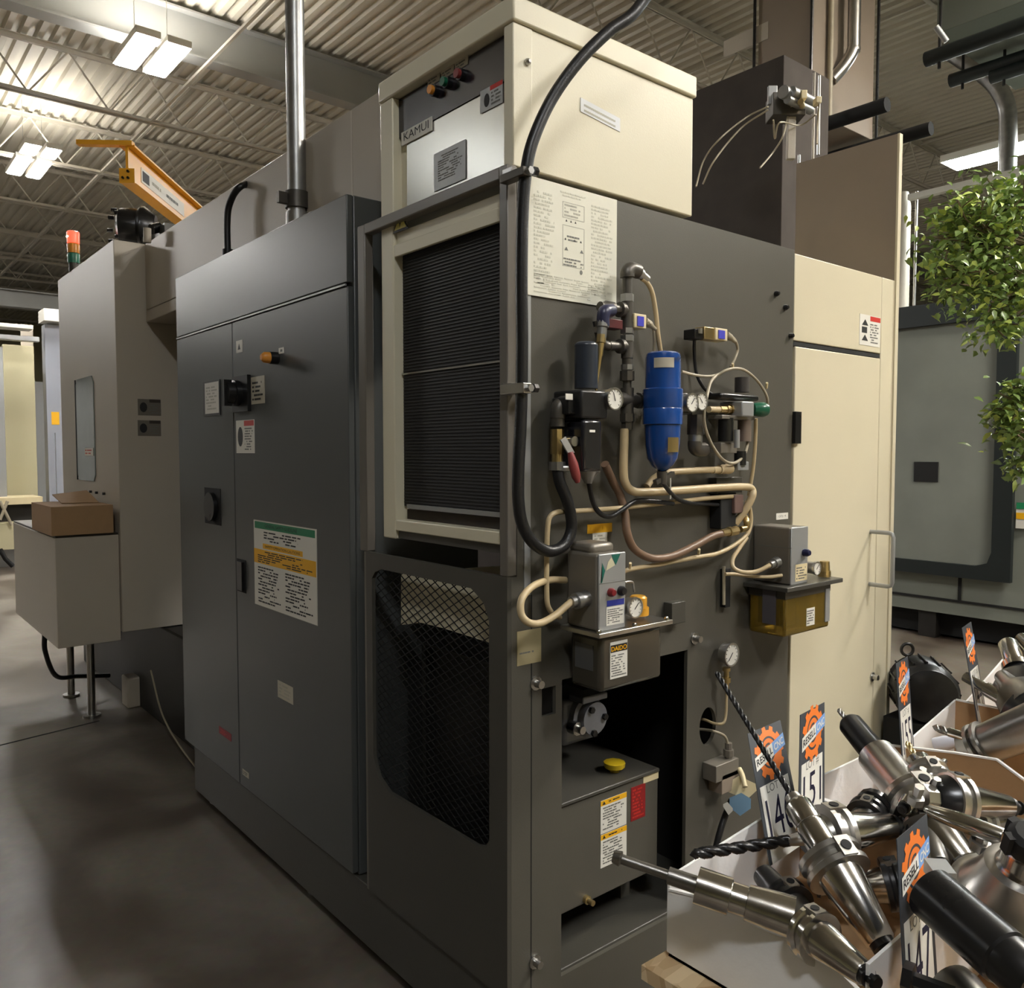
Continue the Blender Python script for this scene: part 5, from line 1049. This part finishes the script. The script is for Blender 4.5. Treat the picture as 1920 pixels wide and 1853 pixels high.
FLG = lambda t, r, L: [(t, r*.9), (t+.02*L, r), (t+.28*L, r), (t+.4*L, r*.87), (t+.6*L, r*.87), (t+.72*L, r), (t+.98*L, r), (t+L, r*.95)]
def holder(label, a, b, s=1., stages=(), knob=True, flip=False, taper=CHROME, flange=STEEL, group='tool holders piled in the cardboard bins', name='tool_holder', L0=0, slot=True):
    # a: photo point and distance of the pull stud end, b: of a point further along the axis
    A, B = AD(*a), AD(*b); d = (B-A).normalized(); t = thing(name, label, 'tool', A, group)
    at = lambda mm: A+d*(mm*s/1000)
    if knob: MB().lathe(at(0), at(30), mm_([(0*s, 11*s), (6*s, 13*s), (8*s, 9*s), (20*s, 9*s), (20*s, 17*s), (28*s, 17*s), (30*s, 12*s)]), 18).build('pull_stud', BLKSTEEL, t)
    MB().lathe(at(28), at(130), mm_([(0, 19*s), (2*s, 21*s), (98*s, 34*s), (102*s, 34.9*s)]), 40).build('taper_shank', taper, t)
    fl_ = MB().lathe(at(129), at(170), mm_([(p*s, r*s) for p, r in FLG(0, 48.5, 34)]), 44).build('flange', flange, t)
    if slot:
        dd, u, w = basis(A, B)
        for sg in (1, -1):
            c = at(146)+w*sg*.0475*s; MB().bar(at(131)+w*sg*.046*s, at(162)+w*sg*.046*s, .024*s, .009*s, up=w).build('drive_key', STEEL, t); MB().cyl(c+w*sg*.001, c+w*sg*.0045*s, .008*s, seg=16).build('key_screw', MATTE, t)
    for st_ in stages:
        nm, m, prof = st_[0], st_[1], st_[2]
        if nm == 'drill' or nm == 'end_mill':
            t0, t1, r = prof; twist(at(t0), at(t1), r*s/1000, (st_[3] if len(st_) > 3 else 30)*s/1000, name=nm, m=m, parent=t)
        else: 
            p0 = prof[0][0]; MB().lathe(at(p0), at(prof[-1][0]+1), mm_([((p-p0)*s, r*s) for p, r in prof]), st_[3] if len(st_) > 3 else 36).build(nm, m, t)
    return t
S = lambda *p: list(p)
# T1 with the long thin drill
holder('tool holder with very long thin drill crossing the lot 146 card', (1676, 1806, .985), (1352, 1275, 1.36), .88, S(
    ('body', CHROME, [(163, 30), (168, 26), (178, 23), (212, 22.5), (213, 21), (216, 21), (217, 22.5), (250, 22), (258, 17)]),
    ('collet_nut', STEEL, [(256, 18), (258, 14), (270, 12)]), ('drill', BLKSTEEL, (268, 552, 5.2), 30)))
# T2 pointing left with fat twist drill
holder('tool holder with fat black twist drill pointing left over the bin wall', (1697, 1545, 1.22), (1303, 1602, 1.12), .86, S(
    ('body', DULL, [(163, 34), (175, 30), (180, 24)]), ('collet_nut', BLKSTEEL, [(180, 24), (184, 27), (196, 27), (200, 24)], 20), ('shank', STEEL, [(198, 12), (235, 8)]), ('drill', BLKSTEEL, (232, 412, 9.6), 58)))
# T4 boring bar low left
bb = holder('tool holder with long thin bar poking out left of the nearest bin', (1646, 1846, .90), (1478, 1716, 1.03), .66, S(('body', CHROME, [(163, 40), (172, 38), (178, 32)]),), flange=CHROME)
A, B = AD(1486, 1722, 1.02), AD(1150, 1606, 1.10); L = (B-A).length
MB().lathe(A, B, [(0, .026), (.03, .024), (.055, .022), (.056, .019), (.075, .019), (.076, .023), (.118, .023), (.119, .012)], 32).build('bar_body', CHROME, bb)
MB().lathe(A, B, [(.117, .011), (.155, .011), (.156, .0065), (L-.012, .0065), (L-.01, .010), (L, .008)], 20).build('boring_bar', DULL, bb)
# T6 tall dark boring tool
holder('dark sleeved tool holder rising from the second bin with small drill tip', (1836, 1652, 1.12), (1590, 1352, 1.45), 1.0, S(
    ('body', STEEL, [(163, 40), (172, 33), (180, 31), (262, 31), (264, 27)]), ('extension_sleeve', BLKSTEEL, [(262, 24), (268, 22), (345, 21), (352, 17), (355, 12)]), ('drill', DULL, (353, 392, 5), 22)))
c = AD(1700, 1440, 1.27)
# T7 big tapers at the right
holder('bright taper pointing right with dark round flange in the second bin', (1916, 1516, 1.24), (1740, 1496, 1.21), .80, S(('body', BLKSTEEL, [(163, 44), (180, 36), (190, 26)]), ('collet_nut', STEEL, [(190, 24), (215, 24)], 8)))
holder('second bright taper just under the big one at the right', (1930, 1550, 1.26), (1760, 1540, 1.22), .66, S(('body', DULL, [(163, 36), (200, 30)]),))
# short chuck with collet
holder('small collet chuck with thin shank leaning toward the third bin', (1690, 1520, 1.2), (1830, 1360, 1.55), .5, S(('body', STEEL, [(163, 40), (180, 34), (220, 30), (225, 20), (300, 20)]), ('collet_nut', CHROME, [(300, 22), (306, 26), (330, 26), (334, 20)], 12), ('shank', DULL, [(334, 9), (480, 9)])))
holder('dark ribbed holder lying behind the lot 146 flange', (1588, 1590, 1.18), (1668, 1468, 1.33), .62, S(('body', DULL, [(163, 30), (185, 30)]), ('collet_nut', BLKSTEEL, [(185, 38), (190, 44), (206, 44), (210, 38)], 14)), taper=DULL, flange=BLKSTEEL)
holder('short silver end mill holder with curved cutter in the second bin', (1800, 1560, 1.2), (1735, 1450, 1.3), .7, S(('body', CHROME, [(163, 40), (175, 30), (200, 26)]), ('end_mill', BRASS, (200, 260, 7), 40)))
# T16 lower behind
holder('horizontal tool holder lying under the lot 146 taper', (1530, 1672, 1.2), (1700, 1655, 1.17), .72, S(('body', DULL, [(163, 30), (200, 26)]),), flange=BLKSTEEL)
holder('tool holder partly buried at the floor of the nearest bin', (1560, 1790, 1.02), (1440, 1650, 1.16), .66, S(('body', BLKSTEEL, [(163, 34), (200, 28), (240, 24)]),), taper=DULL, flange=BLKSTEEL)
holder('shadowed tool holder deep in the second bin', (1770, 1640, 1.12), (1700, 1500, 1.3), .7, S(('body', BLKSTEEL, [(163, 40), (210, 30)]),), taper=DULL, flange=DULL)
# rods
def rod(label, a, b, prof, m, name='tool_shank', seg=24, tip=None):
    A, B = AD(*a), AD(*b); o = MB().lathe(A, B, [(t*(B-A).length, r) for t, r in prof], seg).build(name, m); return tag(o, label, 'tool', 'loose shanks and cutters in the bins')
rod('plain bright steel rod lying across the bins beside the big face mill', (1735, 1517, 1.10), (1884, 1572, 1.02), [(0, .004), (.08, .009), (.4, .0115), (.98, .0115), (1, .010)], CHROME)
rod('large dark steel cylinder slanting to the lower right corner', (1742, 1672, .93), (1948, 1852, .80), [(0, .026), (.02, .0295), (.72, .0295), (.74, .027), (.97, .027), (1, .024)], BLKSTEEL, 'boring_shank', 40)
o = tag(MB().bar(AD(1752, 1622, .96), AD(1772, 1650, .93), .024, .016).build('carbide_block', SILVER), 'small pale square block on the big dark cylinder', 'tool')
# big face mill
A, B = AD(1910, 1712, .98), AD(1893, 1590, .90)
A = AD(1893, 1698, 1.0); B = A+V((-.18, -.22, .75)).normalized()*.1
fm = thing('face_mill', 'big round face mill with black centre nut at the right edge', 'tool', A)
MB().lathe(A, B, [(-.012, .060), (-.01, .068), (.012, .069), (.014, .062), (.018, .058), (.04, .046), (.06, .04), (.062, .032)], 56).build('cutter_body', STEEL, fm)
MB().lathe(A, B, [(.06, .03), (.066, .028), (.07, .026), (.085, .026), (.09, .024)], 36).build('collar', CHROME, fm)
MB().lathe(A, B, [(.085, .023), (.09, .026), (.11, .026), (.116, .019), (.116, .010), (.108, .009)], 12, caps=False).build('arbor_nut', MATTE, fm)
dd, u, w = basis(A, B)
for k in range(6):
    a = k*pi/3; q = u*cos(a)+w*sin(a); MB().bar(A-dd*.012+q*.064, A+dd*.012+q*.066, .016, .012, up=q).build('insert_seat', BLKSTEEL, fm)
for k in range(5):
    a = k*2*pi/5; q = u*cos(a)+w*sin(a); MB().bar(A+dd*.088+q*.026, A+dd*.112+q*.026, .012, .008, up=q).build('nut_lug', MATTE, fm)
# lower bolt and disc
rod('black hex headed arbor at the bottom edge below the lot 147 card', (1694, 1832, .89), (1790, 1868, .86), [(0, .017), (.2, .017), (.21, .009), (1, .009)], BLKSTEEL, 'arbor', 6)
rod('grey disc cutter at the bottom edge', (1782, 1842, .9), (1830, 1905, .86), [(0, .013), (.02, .024), (.3, .027), (1, .027)], DULL, 'disc_cutter', 28)
# third bin
rod('thick grey shaft with ring flange in the third bin', (1806, 1412, 1.52), (1960, 1350, 1.42), [(0, .022), (.05, .033), (.16, .036), (.18, .041), (.22, .041), (.23, .035), (.27, .041), (.31, .041), (.32, .034), (1, .038)], DULL, 'milling_shaft', 36)
em2 = thing('end_mill_tool', 'slim end mill pointing left over the third bin', 'tool', AD(1830, 1388, 1.6), 'loose shanks and cutters in the bins')
twist(AD(1782, 1374, 1.52), AD(1748, 1362, 1.55), .0075, .03, name='end_mill', m=DULL, parent=em2); MB().cyl(AD(1780, 1373, 1.52), AD(1834, 1390, 1.48), .0085).build('shank', CHROME, em2)
tag(MB().lathe(AD(1752, 1396, 1.6), AD(1785, 1392, 1.58), [(0, .012), (.02, .014), (.04, .010)], 18).build('plastic_cap', mat('cool white plastic', rgb(214, 216, 226), .4)), 'small white plastic plug inside the third bin', 'cap')
# fourth bin and beyond
rod('bright square shank pointing up left out of the farthest bin', (1808, 1268, 1.72), (1884, 1312, 1.64), [(0, .005), (.03, .011), (.55, .011), (.56, .015), (1, .015)], CHROME)
rod('shiny upright shank end at the far right bins', (1889, 1204, 1.74), (1907, 1256, 1.68), [(0, .014), (.08, .019), (.8, .019), (.82, .026), (1, .026)], CHROME)
rod('dark conical holder at the far right edge', (1900, 1255, 1.72), (1944, 1335, 1.6), [(0, .02), (.3, .045), (.5, .06), (1, .06)], BLKSTEEL, 'tool_cone', 32)
rod('grey taper under the dark cone at the right edge', (1878, 1268, 1.64), (1942, 1336, 1.52), [(0, .014), (.3, .02), (.6, .045), (1, .05)], DULL, 'tool_cone', 32)
rod('dark lump of a holder below the cone at the right edge', (1890, 1322, 1.56), (1960, 1364, 1.5), [(0, .02), (.2, .045), (1, .06)], BLKSTEEL, 'tool_cone', 28)
rod('silver shank at the very edge above the dark cone', (1914, 1196, 1.78), (1935, 1215, 1.74), [(0, .012), (1, .016)], CHROME)
# small gleaming bits between the holders
for k, (a, b, d_k, r_) in enumerate(((1715, 1505, 1.2, .012), (1748, 1490, 1.22, .010), (1722, 1470, 1.27, .0095), (1835, 1590, 1.05, .013))):
    c = AD(a, b, d_k); tag(MB().lathe(c, c+V((-.2, -.3, .9)).normalized()*.03, [(0, r_), (.012, r_), (.013, r_*.6), (.03, r_*.6)], 6).build('clamp_screw', STEEL), ('hex screw by the top corner of the lot 147 card', 'hex screw on the dark sleeved holder flange', 'small screw in the side of the dark sleeved holder', 'pair of bright nuts above the big face mill')[k], 'screw')
for k, (a, b) in enumerate(((1671, 1432), (1683, 1440))):
    c = AD(a, b, 1.24); 

# ---------------------------------------------------------------- lot cards
class QP:
    def __init__(s, o, u, v, n): s.o, s.u, s.v, s.n = o, u, v, n
    def P(s, a, b, h=0): return s.o+s.u*a+s.v*b+s.n*h
def gear(pl, cx, cy, r, h, m, parent):
    pts = []; N = 11
    for k in range(N):
        for f_, q in ((-.5, .84), (-.28, .84), (-.2, 1), (.2, 1), (.28, .84)):
            a = (k+f_)*2*pi/N; pts.append(pl.P(cx+r*q*cos(a), cy+r*q*sin(a), h))
    MB().prism(pts, pl.n*.0003).build('printed_gear', m, parent)
    for r0, r1, a0, a1 in ((.52, .60, .3, 5.2), (.27, .35, 1.2, 6.2)):
        mb = MB(); n_ = 22
        for k in range(n_):
            t0, t1 = a0+(a1-a0)*k/n_, a0+(a1-a0)*(k+1)/n_
            mb.prism([pl.P(cx+r*r0*cos(t0), cy+r*r0*sin(t0), h+.0004), pl.P(cx+r*r1*cos(t0), cy+r*r1*sin(t0), h+.0004), pl.P(cx+r*r1*cos(t1), cy+r*r1*sin(t1), h+.0004), pl.P(cx+r*r0*cos(t1), cy+r*r0*sin(t1), h+.0004)], pl.n*.0002)
        mb.build('printed_swirl', CARDB, parent)
def card(num, TL, TR, BL, label, H=.205, W=None):
    p0, p1, p2 = AD(*TL), AD(*TR), AD(*BL); u = (p1-p0); W = u.length; u.normalize(); v = (p0-p2).normalized(); n = u.cross(v).normalized()
    if n.dot(EYE-p0) < 0: n = -n
    pl = QP(p0-v*H, u, v, n); t = thing('lot_card', label, 'sign', pl.P(W/2, 0), 'lot number cards standing in the bins')
    q = MB().prism([pl.P(0, 0), pl.P(W, 0), pl.P(W, H), pl.P(0, H)], n*-.0012).build('card_sheet', CARDB, t)
    MB().prism([pl.P(W*.07, H*.0, .0002), pl.P(W*.9, H*.0, .0002), pl.P(W*.9, H*.55, .0002), pl.P(W*.07, H*.55, .0002)], n*.0003).build('white_field', WHITE, t)
    c = H*.78; gear(pl, W*.5, c, W*.42, .0003, GEARO, t)
    sk = .22
    MB().prism([pl.P(W*.06, c-W*.2, .001), pl.P(W*.6, c-W*.08, .001), pl.P(W*.6, c+W*.12, .001), pl.P(W*.06, c+W*.0, .001)], n*.0003).build('printed_banner', WHITE, t)
    MB().prism([pl.P(W*.6, c-W*.08, .001), pl.P(W*.98, c+W*.005, .001), pl.P(W*.98, c+W*.205, .001), pl.P(W*.6, c+W*.12, .001)], n*.0003).build('printed_banner', CBLUE, t)
    def tx(s, a0, a1, b, h, m, hh, rise=0., bold=False):
        text(s, pl, a0, a1, b, h, m, t, 'printed_text', height=hh, bold=bold, rise=rise)
    tx('RESELL', W*.09, W*.58, c-W*.145, .0016, INK, W*.11, .22, True); tx('CNC', W*.64, W*.94, c-W*.025, .0016, WHITE, W*.11, .22, True)
    tx('LOT #', W*.24, W*.74, H*.475, .0008, INKG, W*.13)
    tx(num, W*.14, W*.84, H*.15, .0008, mat('marker ink', rgb(24, 24, 50), .5), H*.29)
    return t
card('146', (1402, 1376, 1.36), (1463, 1350, 1.44), (1442, 1614, 1.21), 'lot card reading 146 behind the long thin drill', .215)
card('151', (1501, 1341, 1.33), (1546, 1317, 1.42), (1498, 1500, 1.25), 'lot card reading 151 against the beige machine door', .19)
card('147', (1682, 1574, .955), (1738, 1526, 1.02), (1693, 1800, .90), 'lot card reading 147 at the lower right', .20)
card('155', (1680, 1245, 1.56), (1702, 1231, 1.64), (1690, 1400, 1.5), 'lot card reading 155 beside the black motor', .20)
card('144', (1804, 1178, 1.72), (1821, 1166, 1.79), (1824, 1300, 1.68), 'farthest lot card, tilted in front of the dark gap under the machine', .20)

# ================================================================ leafy tree at the right
tr = thing('potted_tree', 'leafy green tree reaching in from the right edge', 'tree', (3.05, -.55, 0))
base = V((3.05, -.55, 0)); 
MB().lathe(base, base+V((0, 0, .4)), [(0, .15), (.38, .2), (.4, .21), (.4, .18), (.34, .17)], 28).build('pot', BLACK, tr)
MB().tube([base+V((0, 0, .3)), base+V((.02, .01, .9)), base+V((-.02, .02, 1.5)), base+V((-.05, .06, 2.1)), base+V((-.1, .1, 2.6))], .022).build('trunk', TWIG, tr)
RL = random.Random(11); tw = MB(); lf = MB(); lf2 = MB()
def leaf(mb, p, d, L, w):
    d = d.normalized(); s = d.cross(V((0, 0, 1)));
    if s.length < .1: s = V((1, 0, 0))
    s.normalize(); n = s.cross(d); s = (s*cos(RL.uniform(-1, 1))+n*sin(RL.uniform(-1, 1))).normalized(); n = s.cross(d)
    a = [p, p+d*L*.3+s*w+n*w*.25, p+d*L*.62+s*w*.75+n*w*.2, p+d*L-n*L*.12, p+d*L*.62-s*w*.75+n*w*.2, p+d*L*.3-s*w+n*w*.25, p+d*L*.3, p+d*L*.62]
    v = [mb.bm.verts.new(q) for q in a]
    for f in ((0, 1, 6), (1, 2, 7, 6), (2, 3, 7), (3, 4, 7), (4, 5, 6, 7), (5, 0, 6)): mb.bm.faces.new([v[i] for i in f])
blobs = [((1850, 460, 3.5), .30, 500), ((1800, 420, 3.55), .2, 170), ((1795, 520, 3.5), .22, 260), ((1890, 540, 3.45), .28, 380), ((1900, 390, 3.5), .24, 260), ((1880, 600, 3.4), .14, 90), ((1905, 800, 3.3), .15, 200), ((1915, 730, 3.3), .1, 90), ((1875, 770, 3.3), .07, 40), ((1985, 560, 3.4), .4, 200), ((1915, 870, 3.35), .1, 70), ((1960, 780, 3.3), .25, 120)]
top = base+V((-.1, .1, 2.2))
for (a, b, dd_), r, n_ in blobs:
    c = AD(a, b, dd_)
    n_ = int(n_*1.7); nb = max(3, n_//34)
    for k in range(nb):
        e = c+V((RL.uniform(-1, 1), RL.uniform(-1, 1), RL.uniform(-.8, .8)))*r*.7
        m_ = (top if c.z > 1.9 else base+V((-.03, .05, 1.5))); mid = (m_+c)/2+V((RL.uniform(-.05, .05), RL.uniform(-.05, .05), .08))
        tw.tube([m_, mid, c+(e-c)*.4, e], .0035, seg=5, smooth=3)
        for q in range(n_//nb):
            t = RL.uniform(.1, 1.1); p = c+(e-c)*t+V((RL.uniform(-1, 1), RL.uniform(-1, 1), RL.uniform(-1, 1)))*r*.4
            dr_ = V((RL.uniform(-1, 1), RL.uniform(-1, 1), RL.uniform(-.9, .35))); leaf(lf if RL.random() < .74 else lf2, p, dr_, RL.uniform(.03, .058), RL.uniform(.008, .014))
tw.build('branches', TWIG, tr); lf.build('foliage', LEAF, tr, sharp=3); lf2.build('young_foliage', LEAF2, tr, sharp=3)
